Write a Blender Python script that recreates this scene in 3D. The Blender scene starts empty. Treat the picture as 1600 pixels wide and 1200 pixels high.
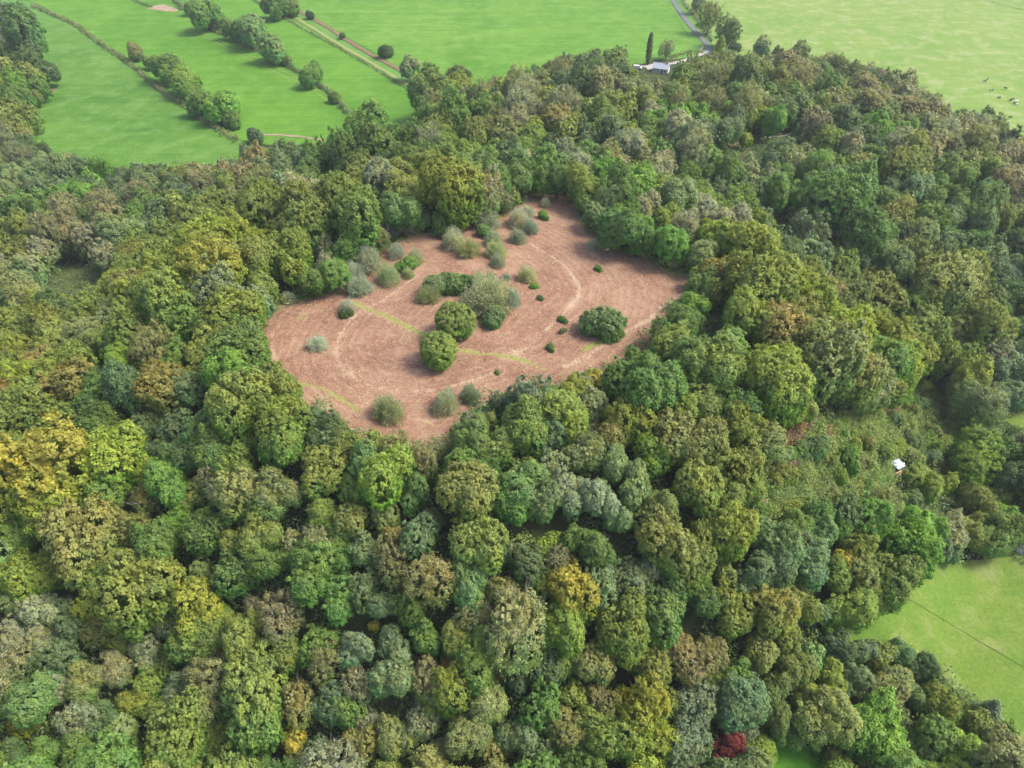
import bpy, bmesh, math, random
import numpy as np
from mathutils import Vector, Matrix
from mathutils.geometry import delaunay_2d_cdt
from math import radians, sin, cos, pi, sqrt, exp

random.seed(7); RNG = np.random.default_rng(7)
C = bpy.data.collections.new('scene_objects'); bpy.context.scene.collection.children.link(C)
S = bpy.context.scene

# ------------------------------------------------------------------ camera, sky, sun, exposure
CAM = (0.0, 0.0, 140.0); PITCH = radians(42.0); FPX = 1143.0
cam = bpy.data.objects.new('camera', bpy.data.cameras.new('camera')); S.collection.objects.link(cam)
cam.location = CAM; cam.rotation_euler = (pi/2 - PITCH, 0, 0)
cam.data.sensor_width = 36.0; cam.data.lens = 36.0*FPX/1600.0; cam.data.clip_end = 8000; cam.data.clip_start = 1
S.camera = cam
SUN_EL = radians(52); SUN_AZ = radians(86)      # clockwise from +Y: light comes from the right, a little from beyond the hill
w = bpy.data.worlds.new('World'); S.world = w; w.use_nodes = True
nt = w.node_tree; sky = nt.nodes.new('ShaderNodeTexSky'); sky.sky_type = 'NISHITA'; sky.sun_disc = False
sky.sun_elevation = SUN_EL; sky.sun_rotation = SUN_AZ; sky.dust_density = 3.0; sky.air_density = 0.7; sky.ozone_density = 0.6
nt.links.new(sky.outputs[0], nt.nodes['Background'].inputs[0]); nt.nodes['Background'].inputs[1].default_value = 0.15
sl = bpy.data.lights.new('sun', 'SUN'); sl.energy = 1.75; sl.angle = radians(18); sl.color = (1.0, 0.95, 0.86)
sun = bpy.data.objects.new('sun', sl); S.collection.objects.link(sun)
sd = Vector((sin(SUN_AZ)*cos(SUN_EL), cos(SUN_AZ)*cos(SUN_EL), sin(SUN_EL)))
sun.rotation_euler = sd.to_track_quat('Z', 'Y').to_euler(); sun.location = sd*300
S.view_settings.view_transform = 'Standard'; S.view_settings.look = 'None'
S.view_settings.exposure = 1.12; S.view_settings.gamma = 1.0

# ------------------------------------------------------------------ terrain
def ss(a, b, x):
    t = (x-a)/(b-a); t = 0.0 if t < 0 else (1.0 if t > 1 else t); return t*t*(3-2*t)
def hz(x, y):
    rho = sqrt(((x+5)/63)**2 + ((y-142)/56)**2)
    p1 = 37*(1-ss(0.92, 2.0, rho)) + 1.6*max(0.0, 1-rho)
    p2 = 25*exp(-((((x-62)/125)**2 + ((y-262)/85)**2)**1.5))
    p3 = 27*exp(-((x+98)/52)**2 - ((y-112)/68)**2)
    h = (p1**3+p2**3+p3**3)**(1/3.0)
    d = 1.0 - 0.92*exp(-h/6.0)
    return h + d*(0.8*sin(x*0.043+1)*sin(y*0.051)) + 0.35*sin(x*0.021)*cos(y*0.017)
FWD = (0.0, cos(PITCH), -sin(PITCH)); UPV = (0.0, sin(PITCH), cos(PITCH))
def ray(u, v):
    a = (u-800)/FPX; b = (600-v)/FPX
    return (a, FWD[1]+b*UPV[1], FWD[2]+b*UPV[2])
def P(u, v, h=0.0):
    """where the line of sight of photo point (u, v) meets the terrain raised by h"""
    d = ray(u, v); t = 60.0; st = 3.0
    while t < 3000:
        if CAM[2]+d[2]*t < hz(d[0]*t, d[1]*t)+h: break
        t += st
    lo, hi = t-st, t
    for _ in range(12):
        m = (lo+hi)/2
        if CAM[2]+d[2]*m < hz(d[0]*m, d[1]*m)+h: hi = m
        else: lo = m
    return (d[0]*hi, d[1]*hi, hi)          # hi is also the depth along the view axis
def proj(x, y, z):
    dy, dz = y, z-CAM[2]; dep = dy*FWD[1]+dz*FWD[2]; up = dy*UPV[1]+dz*UPV[2]
    return 800+FPX*x/dep, 600-FPX*up/dep, dep
def inside(pt, poly):
    x, y = pt; c = False; n = len(poly); j = n-1
    for i in range(n):
        xi, yi = poly[i]; xj, yj = poly[j]
        if (yi > y) != (yj > y) and x < (xj-xi)*(y-yi)/(yj-yi)+xi: c = not c
        j = i
    return c
def segd(p, a, b):
    dx, dy = b[0]-a[0], b[1]-a[1]; L = dx*dx+dy*dy or 1e-9
    t = max(0, min(1, ((p[0]-a[0])*dx+(p[1]-a[1])*dy)/L))
    return math.hypot(p[0]-a[0]-t*dx, p[1]-a[1]-t*dy)
def pold(p, pl): return min(segd(p, pl[i], pl[i+1]) for i in range(len(pl)-1))
def smooth_line(pts, n=8, closed=False):
    out = []; m = len(pts)
    rng = range(m) if closed else range(m-1)
    g = (lambda i: pts[i % m]) if closed else (lambda i: pts[max(0, min(m-1, i))])
    for i in rng:
        p0, p1, p2, p3 = g(i-1), g(i), g(i+1), g(i+2)
        for k in range(n):
            t = k/n
            out.append(tuple(0.5*(2*p1[j]+(p2[j]-p0[j])*t+(2*p0[j]-5*p1[j]+4*p2[j]-p3[j])*t*t+(3*p1[j]-p0[j]-3*p2[j]+p3[j])*t**3) for j in (0, 1)))
    if not closed: out.append(pts[-1])
    return out
def W(pts, h=0.0): return [P(u, v, h)[:2] for u, v in pts]

# ------------------------------------------------------------------ materials
def newmat(name):
    m = bpy.data.materials.new(name); m.use_nodes = True; n = m.node_tree; n.nodes.clear()
    out = n.nodes.new('ShaderNodeOutputMaterial'); return m, n, out
def nd(n, t, **kw):
    o = n.nodes.new(t)
    for k, v in kw.items(): setattr(o, k, v)
    return o
def noise(n, scale, detail=4, rough=0.55, vec=None, dist=0.0):
    o = nd(n, 'ShaderNodeTexNoise'); o.inputs['Scale'].default_value = scale; o.inputs['Detail'].default_value = detail
    o.inputs['Roughness'].default_value = rough; o.inputs['Distortion'].default_value = dist
    if vec: n.links.new(vec, o.inputs['Vector'])
    return o
def ramp(n, src, stops):
    r = nd(n, 'ShaderNodeValToRGB'); e = r.color_ramp.elements
    while len(e) < len(stops): e.new(0.5)
    for el, (p, c) in zip(e, stops): el.position = p; el.color = (*c, 1) if len(c) == 3 else c
    n.links.new(src, r.inputs[0]); return r
def mixc(n, f, a, b, mode='MIX'):
    o = nd(n, 'ShaderNodeMix', data_type='RGBA', blend_type=mode)
    for s, k in ((f, 0), (a, 6), (b, 7)):
        if hasattr(s, 'links'): n.links.new(s, o.inputs[k])
        else: o.inputs[k].default_value = s if k == 0 else (*s, 1)
    return o.outputs[2]
def mth(n, op, a, b=None, c=None):
    o = nd(n, 'ShaderNodeMath', operation=op)
    for i, s in enumerate((a, b, c)):
        if s is None: continue
        if hasattr(s, 'links'): n.links.new(s, o.inputs[i])
        else: o.inputs[i].default_value = s
    return o.outputs[0]
def bsdf(n, out, col, rough=0.9, spec=0.2, bump=None, bs=0.3, bd=0.1):
    b = nd(n, 'ShaderNodeBsdfPrincipled'); b.inputs['Roughness'].default_value = rough; b.inputs['Specular IOR Level'].default_value = spec
    if hasattr(col, 'links'): n.links.new(col, b.inputs['Base Color'])
    else: b.inputs['Base Color'].default_value = (*col, 1)
    if bump:
        u = nd(n, 'ShaderNodeBump'); u.inputs['Strength'].default_value = bs; u.inputs['Distance'].default_value = bd
        n.links.new(bump, u.inputs['Height']); n.links.new(u.outputs[0], b.inputs['Normal'])
    n.links.new(b.outputs[0], out.inputs[0]); return b
def attr(n, name):
    a = nd(n, 'ShaderNodeAttribute'); a.attribute_name = name; return a
def plain(name, col, rough=0.7, var=0.25, sc=3.0, spec=0.3):
    m, n, out = newmat(name); tc = nd(n, 'ShaderNodeTexCoord')
    no = noise(n, sc, 5, 0.6, tc.outputs['Object'])
    r = ramp(n, no.outputs[0], [(0.3, tuple(c*(1-var) for c in col)), (0.7, tuple(min(1, c*(1+var)) for c in col))])
    bsdf(n, out, r.outputs[0], rough, spec, no.outputs[0], 0.15, 0.03); return m
def leafmat(name, src, yellowing=0.5, trans=0.34, warm=(1.32, 1.12, 0.68)):
    """leaves: colour of the tree (object colour) or of the clump (attribute), each twig a little lighter, darker or yellower"""
    m, n, out = newmat(name); tc = nd(n, 'ShaderNodeTexCoord')
    if src == 'object': base = nd(n, 'ShaderNodeObjectInfo').outputs['Color']; rnd = nd(n, 'ShaderNodeObjectInfo').outputs['Random']
    else: base = attr(n, 'col').outputs['Color']; rnd = None
    tone = attr(n, 'tone').outputs['Fac']
    vm = nd(n, 'ShaderNodeVectorMath', operation='ADD'); n.links.new(tc.outputs['Object'], vm.inputs[0])
    if rnd:
        cx = nd(n, 'ShaderNodeCombineXYZ'); n.links.new(mth(n, 'MULTIPLY', rnd, 90.0), cx.inputs[0]); n.links.new(cx.outputs[0], vm.inputs[1])
    big = noise(n, 0.35, 3, 0.6, vm.outputs[0]); fine = noise(n, 2.2, 3, 0.6, vm.outputs[0])
    if name in ('leaves', 'wood_leaves'):      # leaf colour graded by height: greener and slightly darker low in the crown
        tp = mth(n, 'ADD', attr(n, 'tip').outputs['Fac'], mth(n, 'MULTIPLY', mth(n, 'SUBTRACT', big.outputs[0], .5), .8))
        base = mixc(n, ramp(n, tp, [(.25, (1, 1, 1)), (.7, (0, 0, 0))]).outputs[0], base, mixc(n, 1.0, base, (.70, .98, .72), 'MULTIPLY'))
    f = mth(n, 'MULTIPLY', ramp(n, big.outputs[0], [(0.42, (0, 0, 0)), (0.68, (1, 1, 1))]).outputs[0], yellowing)
    c1 = mixc(n, 1.0, base, warm, 'MULTIPLY'); c = mixc(n, f, base, c1)
    k = mth(n, 'MULTIPLY', mth(n, 'ADD', mth(n, 'MULTIPLY', fine.outputs[0], 0.9), 0.55), tone)
    kk = nd(n, 'ShaderNodeCombineColor'); [n.links.new(k, kk.inputs[i]) for i in range(3)]
    c = mixc(n, 1.0, c, kk.outputs[0], 'MULTIPLY')
    b = nd(n, 'ShaderNodeBsdfPrincipled'); b.inputs['Roughness'].default_value = 0.55; b.inputs['Specular IOR Level'].default_value = 0.28
    n.links.new(c, b.inputs['Base Color'])
    t = nd(n, 'ShaderNodeBsdfTranslucent'); n.links.new(mixc(n, 1.0, c, (1.3, 1.35, 0.7), 'MULTIPLY'), t.inputs[0])
    mx = nd(n, 'ShaderNodeMixShader'); mx.inputs[0].default_value = trans
    n.links.new(b.outputs[0], mx.inputs[1]); n.links.new(t.outputs[0], mx.inputs[2]); n.links.new(mx.outputs[0], out.inputs[0])
    return m
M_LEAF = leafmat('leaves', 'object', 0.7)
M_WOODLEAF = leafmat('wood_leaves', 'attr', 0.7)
M_TWIG = leafmat('twigs_and_small_leaves', 'object', 0.35)
M_CONIF = leafmat('needles', 'object', 0.2)
M_SCRUB = leafmat('scrub_leaves', 'attr', 0.5, 0.2)
M_BARK = plain('bark', (0.085, 0.07, 0.05), 0.95, 0.4, 1.5)
M_PALEBARK = plain('pale_bark', (0.22, 0.20, 0.16), 0.9, 0.3, 1.5)

def pasture_mat(name, a, b, pale, streak=(0.3, 0.1), dirn=0.6, pa=0.35):
    m, n, out = newmat(name); g = nd(n, 'ShaderNodeNewGeometry'); P0 = g.outputs['Position']
    big = noise(n, 0.02, 5, 0.6, P0, 0.6); mid = noise(n, 0.11, 6, 0.65, P0, 0.3); fine = noise(n, 1.6, 5, 0.7, P0)
    mp = nd(n, 'ShaderNodeMapping'); mp.inputs['Rotation'].default_value = (0, 0, dirn); mp.inputs['Scale'].default_value = (0.012, 0.5, 1)
    n.links.new(P0, mp.inputs[0]); st = noise(n, 1.0, 4, 0.6, mp.outputs[0], 0.2)
    f = mth(n, 'ADD', mth(n, 'MULTIPLY', big.outputs[0], 0.55), mth(n, 'MULTIPLY', mid.outputs[0], 0.45))
    f = mth(n, 'ADD', f, mth(n, 'MULTIPLY', mth(n, 'SUBTRACT', st.outputs[0], 0.5), streak[0]))
    c = ramp(n, f, [(0.36, a), (0.62, b)]).outputs[0]
    pl = ramp(n, mid.outputs[0], [(0.5, (0, 0, 0)), (0.72, (1, 1, 1))]).outputs[0]
    c = mixc(n, mth(n, 'MULTIPLY', pl, pa), c, pale)
    k = ramp(n, fine.outputs[0], [(0.25, (0.72,)*3), (0.75, (1.25,)*3)]).outputs[0]
    c = mixc(n, 1.0, c, k, 'MULTIPLY')
    bsdf(n, out, c, 0.9, 0.15, fine.outputs[0], 0.5, 0.25); return m

def ground_mix(name, cols, sc=0.15, fsc=2.0, bs=0.6, bd=0.4):
    m, n, out = newmat(name); g = nd(n, 'ShaderNodeNewGeometry')
    a = noise(n, sc, 6, 0.65, g.outputs['Position'], 0.4); b = noise(n, fsc, 4, 0.7, g.outputs['Position'])
    f = mth(n, 'ADD', mth(n, 'MULTIPLY', a.outputs[0], 0.65), mth(n, 'MULTIPLY', b.outputs[0], 0.35))
    k = len(cols); c = ramp(n, f, [(0.32+0.36*i/(k-1), cc) for i, cc in enumerate(cols)]).outputs[0]
    bsdf(n, out, c, 0.95, 0.1, b.outputs[0], bs, bd); return m

# ------------------------------------------------------------------ object helpers
def link(o, parent=None):
    C.objects.link(o)
    if parent: o.parent = parent
    return o
def tag(o, label=None, cat=None, group=None, kind=None):
    if label: o['label'] = label
    if cat: o['category'] = cat
    if group: o['group'] = group
    if kind: o['kind'] = kind
    return o
def empty(name, loc, rz=0.0):
    o = bpy.data.objects.new(name, None); o.empty_display_size = 0.5; link(o); o.location = loc; o.rotation_euler = (0, 0, rz); return o
def mesh_np(name, V, F, mat, tone=None, col=None, smooth=False):
    me = bpy.data.meshes.new(name); V = np.asarray(V, dtype=np.float32); F = np.asarray(F, dtype=np.int32); k = F.shape[1]
    me.vertices.add(len(V)); me.vertices.foreach_set('co', V.ravel())
    me.loops.add(F.size); me.loops.foreach_set('vertex_index', F.ravel())
    me.polygons.add(len(F)); me.polygons.foreach_set('loop_start', np.arange(0, F.size, k, dtype=np.int32))
    if tone is not None:
        a = me.attributes.new('tone', 'FLOAT', 'FACE'); a.data.foreach_set('value', np.asarray(tone, dtype=np.float32))
    if col is not None:
        a = me.attributes.new('col', 'FLOAT_COLOR', 'FACE'); cc = np.ones((len(F), 4), dtype=np.float32); cc[:, :3] = col; a.data.foreach_set('color', cc.ravel())
    me.update(calc_edges=True); me.materials.append(mat)
    if smooth: me.polygons.foreach_set('use_smooth', np.ones(len(F), dtype=bool))
    return me
def bm_obj(name, bm, mat, parent=None, smooth=False):
    me = bpy.data.meshes.new(name); bm.to_mesh(me); bm.free()
    for m in (mat if isinstance(mat, list) else [mat]): me.materials.append(m)
    if smooth:
        for p in me.polygons: p.use_smooth = True
    return link(bpy.data.objects.new(name, me), parent)
def box(bm, c, s, rz=0.0, mi=0, rx=0.0):
    r = bmesh.ops.create_cube(bm, size=1.0)
    mat = Matrix.Translation(c) @ Matrix.Rotation(rz, 4, 'Z') @ Matrix.Rotation(rx, 4, 'X') @ Matrix.Diagonal((*s, 1))
    bmesh.ops.transform(bm, matrix=mat, verts=r['verts'])
    for v in r['verts']:
        for f in v.link_faces: f.material_index = mi
def norm(v): return v/np.maximum(np.linalg.norm(v, axis=-1, keepdims=True), 1e-9)

def leaf_quads(c, nrm, size, elong=1.4, jitter=0.7, rng=RNG):
    """one bent leaf-spray quad per centre, roughly facing nrm"""
    N = len(c); n = norm(nrm + jitter*rng.normal(size=(N, 3))*0.8)
    r = rng.normal(size=(N, 3)); t = norm(np.cross(n, r)); b = np.cross(n, t)
    s = size[:, None]; V = np.empty((N, 4, 3))
    V[:, 0] = c - t*s*elong*0.5; V[:, 1] = c + b*s*0.5 + n*s*0.12; V[:, 2] = c + t*s*elong*0.5; V[:, 3] = c - b*s*0.5 - n*s*0.05
    return V.reshape(-1, 3), np.arange(4*N).reshape(N, 4)

def fib(n, rng, zmin=-1.0):
    i = np.arange(n)+0.5; z = 1-(1-zmin)*i/n; th = pi*(1+5**0.5)*i + rng.uniform(0, 6)
    r = np.sqrt(np.maximum(0, 1-z*z)); d = np.stack([r*np.cos(th), r*np.sin(th), z], 1)
    return norm(d + rng.normal(size=(n, 3))*0.10)
def sphere_dirs(n, rng): return norm(rng.normal(size=(n, 3)))

def crown(kind, seed):
    """leaf sprays: crown > domes > lobes > tufts > sprays.  Unit: radius 5 m"""
    rng = np.random.default_rng(seed)
    #        lobes  R    H    zc   zmin  lobe r      tufts tr  quads size        jit  elong domes
    prm = dict(O=(150, 5.0, 5.4, 7.0, -0.75, (.6, 1.25), 10, 0.50, 11, (.15, .32), .55, 1.6, 3),
               H=(150, 5.0, 4.6, 4.9, -0.85, (.6, 1.25), 10, 0.50, 11, (.15, .32), .6, 1.6, 3),
               B=(190, 5.0, 6.0, 7.2, -0.80, (.5, .95), 8, 0.6, 12, (.14, .28), .55, 2.2, 4),
               A=(130, 5.0, 6.2, 7.4, -0.75, (.6, 1.2), 11, 0.5, 12, (.14, .30), .65, 2.2, 5),
               Y=(110, 5.0, 5.4, 7.0, -0.75, (.8, 1.5), 13, 0.46, 11, (.20, .38), .55, 1.4, 3),
               R=(150, 5.0, 5.0, 5.0, -0.85, (.6, .95), 9, 0.5, 12, (.17, .33), .5, 1.4, 1),
               W=(110, 5.0, 4.6, 3.6, -0.75, (.6, 1.2), 11, 0.5, 12, (.15, .3), .65, 2.0, 2),
               D=(110, 4.7, 6.6, 7.4, -0.75, (.5, 1.1), 9, 0.75, 11, (.10, .22), .95, 2.4, 4),
               M=(60, 5.0, 5.0, 6.4, -0.6, (.7, 1.4), 12, 0.5, 14, (.17, .32), .6, 1.5, 3))[kind]
    nl, R, H, zc, zmin, lr, nt_, tr, nq, sz, jit, el, nd_ = prm
    domes = []
    if nd_ == 1: domes = [(np.zeros(2), 1.0, 1.0, 0.0)]
    else:
        for i in range(nd_):
            a = i*2*pi/nd_ + rng.uniform(-.6, .6); q = rng.uniform(.28, .62)
            s = rng.uniform(.42, .74); domes.append((np.array([cos(a), sin(a)])*q*R, s, s**.5*rng.uniform(.75, 1.12), rng.uniform(-.34, .12)*H))
    V, F, T, TP = [], [], [], []; off = 0
    tot = sum(s*s for _, s, _, _ in domes)
    for (oc_, s, hs_, dz) in domes:
        n = max(8, int(nl*1.25*s*s/tot*nd_**.25)); d = fib(n, rng, zmin); th = np.arctan2(d[:, 1], d[:, 0]); ph = rng.uniform(0, 6, 4)
        amp = .5 if kind == 'R' else (1.3 if kind == 'W' else 1.0)
        bul = 1 + amp*(0.09*np.sin(2*th+ph[0]) + 0.08*np.sin(3*th+ph[1]) + 0.07*np.sin(6*d[:, 2]+ph[2]) + rng.normal(size=n)*(0.13 if kind in 'ADM' else 0.085))
        rad = rng.uniform(*lr, n)*(.75+.25*s)
        ell = np.stack([np.full(n, R*s), np.full(n, R*s), np.full(n, H*hs_)], 1)
        lc = d*(ell - rad[:, None]*0.85)*bul[:, None]; lc[:, 2] += zc+dz; lc[:, :2] += oc_
        keep = np.ones(n, bool)
        for (o2, s2, h2, z2) in domes:
            if o2 is oc_: continue
            e2 = np.array([R*s2, R*s2, H*h2]); q = (lc-np.array([o2[0], o2[1], zc+z2]))/e2; keep &= (q**2).sum(1) > .40
        cn = norm(d/ell)
        for i in np.nonzero(keep)[0]:
            td = norm(sphere_dirs(nt_, rng)*.8 + 0.85*cn[i] + np.array([0, 0, .25]))
            tcn = lc[i] + td*rad[i]*rng.uniform(0.7, 1.0, (nt_, 1))*(np.array([.9, .9, 1.25]) if kind in 'AD' else 1)
            q = sphere_dirs(nt_*nq, rng)*np.abs(rng.normal(.65, .42, (nt_*nq, 1))); tdr = np.repeat(td, nq, 0)
            if kind in 'BDA':
                fan = norm(tdr*np.array([1, 1, .55]) + np.array([0, 0, .25])); q = q*0.55 + fan*rng.uniform(-1.0, 1.2, (nt_*nq, 1))
            c = np.repeat(tcn, nq, 0) + q*tr*rad[i]
            nn = tdr*0.8 + q*0.25 + np.array([0, 0, 0.45]) + cn[i]*.3
            v, f = leaf_quads(c, nn, rng.uniform(*sz, len(c)), el, jit, rng)
            V.append(v); F.append(f+off); off += len(v)
            T.append(np.repeat(rng.uniform(0.84, 1.2, nt_), nq)*rng.uniform(.86, 1.16)*rng.uniform(.9, 1.1, nt_*nq)); TP.append(c[:, 2])
    ni = 700 if kind not in 'DM' else 200     # inner sprays
    c = sphere_dirs(ni, rng)*rng.uniform(0.2, 0.66, (ni, 1))*np.array([R, R, H]); c[:, 2] += zc
    v, f = leaf_quads(c, np.tile([0, 0, 1.0], (ni, 1)), rng.uniform(0.5, 0.9, ni), 1.3, .8, rng)
    V.append(v); F.append(f+off); T.append(rng.uniform(0.8, 1.1, ni)); TP.append(c[:, 2])
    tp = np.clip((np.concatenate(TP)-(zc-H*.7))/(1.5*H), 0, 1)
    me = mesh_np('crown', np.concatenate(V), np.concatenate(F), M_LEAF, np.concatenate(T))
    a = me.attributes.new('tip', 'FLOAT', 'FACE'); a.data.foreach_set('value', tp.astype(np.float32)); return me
def shrub_crown(seed):
    """grey fine-twigged shrub: hair-thin shoots fanning up and out, tiny leaves among them"""
    rng = np.random.default_rng(seed); n = 3400
    d = norm(rng.normal(size=(n, 3))*np.array([1, 1, .9]) + np.array([0, 0, .55])); d[:, 2] = np.abs(d[:, 2])*1.0 - 0.12
    R = np.array([4.9, 4.9, 7.8]); lob = 1+0.15*np.sin(2*np.arctan2(d[:, 1], d[:, 0])+seed)+0.12*np.sin(7*d[:, 0]+5*d[:, 1]+seed)+0.10*np.sin(11*d[:, 2]+9*d[:, 1]+seed)
    a0 = rng.uniform(0.35, 0.8, n); base = np.array([0, 0, 0.8])
    p0 = base + d*R*(a0*lob)[:, None]; L = rng.uniform(0.9, 2.0, n)
    dirv = norm(d + rng.normal(size=(n, 3))*0.28 + np.array([0, 0, .4])); p1 = p0 + dirv*L[:, None]*(1-a0*0.35)[:, None]
    side = norm(np.cross(dirv, rng.normal(size=(n, 3))))*0.055
    V1 = np.stack([p0-side, p0+side, p1+side*.3, p1-side*.3], 1).reshape(-1, 3)
    m = 3600; dd = norm(rng.normal(size=(m, 3)) + np.array([0, 0, .5])); dd[:, 2] = np.abs(dd[:, 2]) - 0.12
    lob = 1+0.15*np.sin(2*np.arctan2(dd[:, 1], dd[:, 0])+seed)+0.12*np.sin(7*dd[:, 0]+5*dd[:, 1]+seed)+0.10*np.sin(11*dd[:, 2]+9*dd[:, 1]+seed)
    c = base + dd*R*(rng.uniform(0.25, 1.0, m)**0.55*lob)[:, None]
    V2, _ = leaf_quads(c, dd, rng.uniform(.13, .27, m), 1.7, 1.1, rng)
    V = np.concatenate([V1, V2]); F = np.arange(len(V)).reshape(-1, 4)
    return mesh_np('crown', V, F, M_TWIG, np.concatenate([rng.uniform(1.3, 2.1, n), rng.uniform(.8, 1.3, m)]))
def cone_crown(seed, R=3.2, H=13.0, slim=False):
    rng = np.random.default_rng(seed); V, F, T = [], [], []; off = 0
    nb = 320
    for i in range(nb):
        h = (i+rng.uniform(0, 1))/nb; z = 0.8+h*H
        r = (R*(1-h)**0.6*rng.uniform(.75, 1.15)+0.15) if not slim else R*(sin(pi*min(1, h*0.9+0.12))**0.6)
        a = rng.uniform(0, 2*pi); n = 22; s = rng.uniform(0.15, 1, n)
        droop = -0.22 if not slim else 0.9
        c = np.stack([np.cos(a)*r*s, np.sin(a)*r*s, z + droop*r*s], 1) + rng.normal(size=(n, 3))*0.26
        nn = np.tile([np.cos(a)*.6, np.sin(a)*.6, .8], (n, 1))
        v, f = leaf_quads(c, nn, rng.uniform(.25, .5, n), 1.9, .7, rng); V.append(v); F.append(f+off); off += len(v)
        T.append(np.full(n, rng.uniform(.8, 1.5)))
    return mesh_np('crown', np.concatenate(V), np.concatenate(F), M_CONIF, np.concatenate(T))
def tube(V, F, pts, rad, k=6):
    base = len(V); P_ = [Vector(p) for p in pts]
    for i, p in enumerate(P_):
        t = (P_[min(i+1, len(P_)-1)]-P_[max(i-1, 0)]).normalized(); a = t.orthogonal().normalized(); b = t.cross(a)
        for j in range(k):
            th = 2*pi*j/k; V.append(p+(a*cos(th)+b*sin(th))*rad[i])
    for i in range(len(P_)-1):
        for j in range(k):
            F.append((base+i*k+j, base+i*k+(j+1) % k, base+(i+1)*k+(j+1) % k, base+(i+1)*k+j))
def trunk(kind, seed, mat):
    rng = random.Random(seed); V, F = [], []
    if kind in 'SWH':
        if kind == 'H': tube(V, F, [(0, 0, -1.2), (0, 0, 0.3), (0, .1, 3), (.1, 0, 6)], [.6, .42, .3, .1], 8)
        for _ in range(9):
            a = rng.uniform(0, 6.28); r = rng.uniform(1, 3)
            tube(V, F, [(0.3*cos(a), 0.3*sin(a), -0.5), (r*.5*cos(a), r*.5*sin(a), 2.0), (r*cos(a), r*sin(a), 4.6)], [.13, .09, .04], 5)
    else:
        h = 7.5 if kind != 'P' else 11; lean = (rng.uniform(-.4, .4), rng.uniform(-.4, .4))
        tube(V, F, [(0, 0, -1.2), (0, 0, 0.3), (lean[0]*.4, lean[1]*.4, 3), (lean[0], lean[1], h), (lean[0], lean[1], h+2.2)], [.62, .42, .34, .2, .07], 8)
        for i in range(14 if kind != 'P' else 4):
            a = i*2.4+rng.uniform(-.4, .4); z0 = 2.8+i*0.33; r = rng.uniform(2.4, 4.2); z1 = z0+rng.uniform(1.8, 4.2)
            if kind in 'CP': r *= .35
            m = (lean[0]*.6+r*.5*cos(a), lean[1]*.6+r*.5*sin(a), z0+(z1-z0)*.45)
            e = (r*cos(a), r*sin(a), z1)
            tube(V, F, [(lean[0]*.5, lean[1]*.5, z0), m, e], [.17, .11, .04], 5)
            if kind in 'DM':
                for q in range(6):
                    a2 = a+rng.uniform(-.9, .9); L = rng.uniform(1.2, 2.6)
                    s = Vector(m).lerp(Vector(e), rng.random())
                    tube(V, F, [s, s+Vector((cos(a2)*L*.6, sin(a2)*L*.6, L*.9))], [.06, .02], 4)
    me = mesh_np('trunk', np.array([tuple(v) for v in V]), np.array(F), mat, smooth=True); return me
PROTO = {}
for k_, n_ in (('O', 6), ('H', 3), ('B', 7), ('A', 5), ('Y', 5), ('R', 2), ('W', 3), ('D', 4), ('M', 1)):
    PROTO[k_] = [(crown(k_, 100+ord(k_)*7+i), trunk(k_, ord(k_)+i, M_PALEBARK if k_ == 'D' else M_BARK)) for i in range(n_)]
PROTO['S'] = [(shrub_crown(11+i), trunk('S', 40+i, M_PALEBARK)) for i in range(4)]
PROTO['C'] = [(cone_crown(5+i, 3.4, 11.0), trunk('C', 60+i, M_BARK)) for i in range(2)]
PROTO['P'] = [(cone_crown(9, 1.1, 13.5, True), trunk('P', 70, M_BARK))]
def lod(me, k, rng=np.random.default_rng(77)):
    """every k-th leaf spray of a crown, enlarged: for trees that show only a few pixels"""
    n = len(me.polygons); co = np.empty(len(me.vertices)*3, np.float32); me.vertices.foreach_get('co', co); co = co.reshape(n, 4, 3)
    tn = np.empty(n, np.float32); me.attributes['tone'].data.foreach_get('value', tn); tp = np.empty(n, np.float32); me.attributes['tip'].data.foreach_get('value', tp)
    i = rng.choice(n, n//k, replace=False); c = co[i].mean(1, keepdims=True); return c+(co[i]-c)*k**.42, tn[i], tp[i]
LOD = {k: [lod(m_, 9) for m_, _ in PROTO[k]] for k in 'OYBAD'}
# nominal (radius, crown-centre height, total height) of each prototype
DIM = dict(H=(5, 4.9), O=(5, 7.2), Y=(5, 7.2), B=(5, 7.4), A=(5, 7.6), R=(5, 5.0), W=(5, 3.6), D=(4.6, 7.6), M=(5, 6.4), S=(4.9, 3.8), C=(3.0, 6.5), P=(1.2, 7.5))

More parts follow.
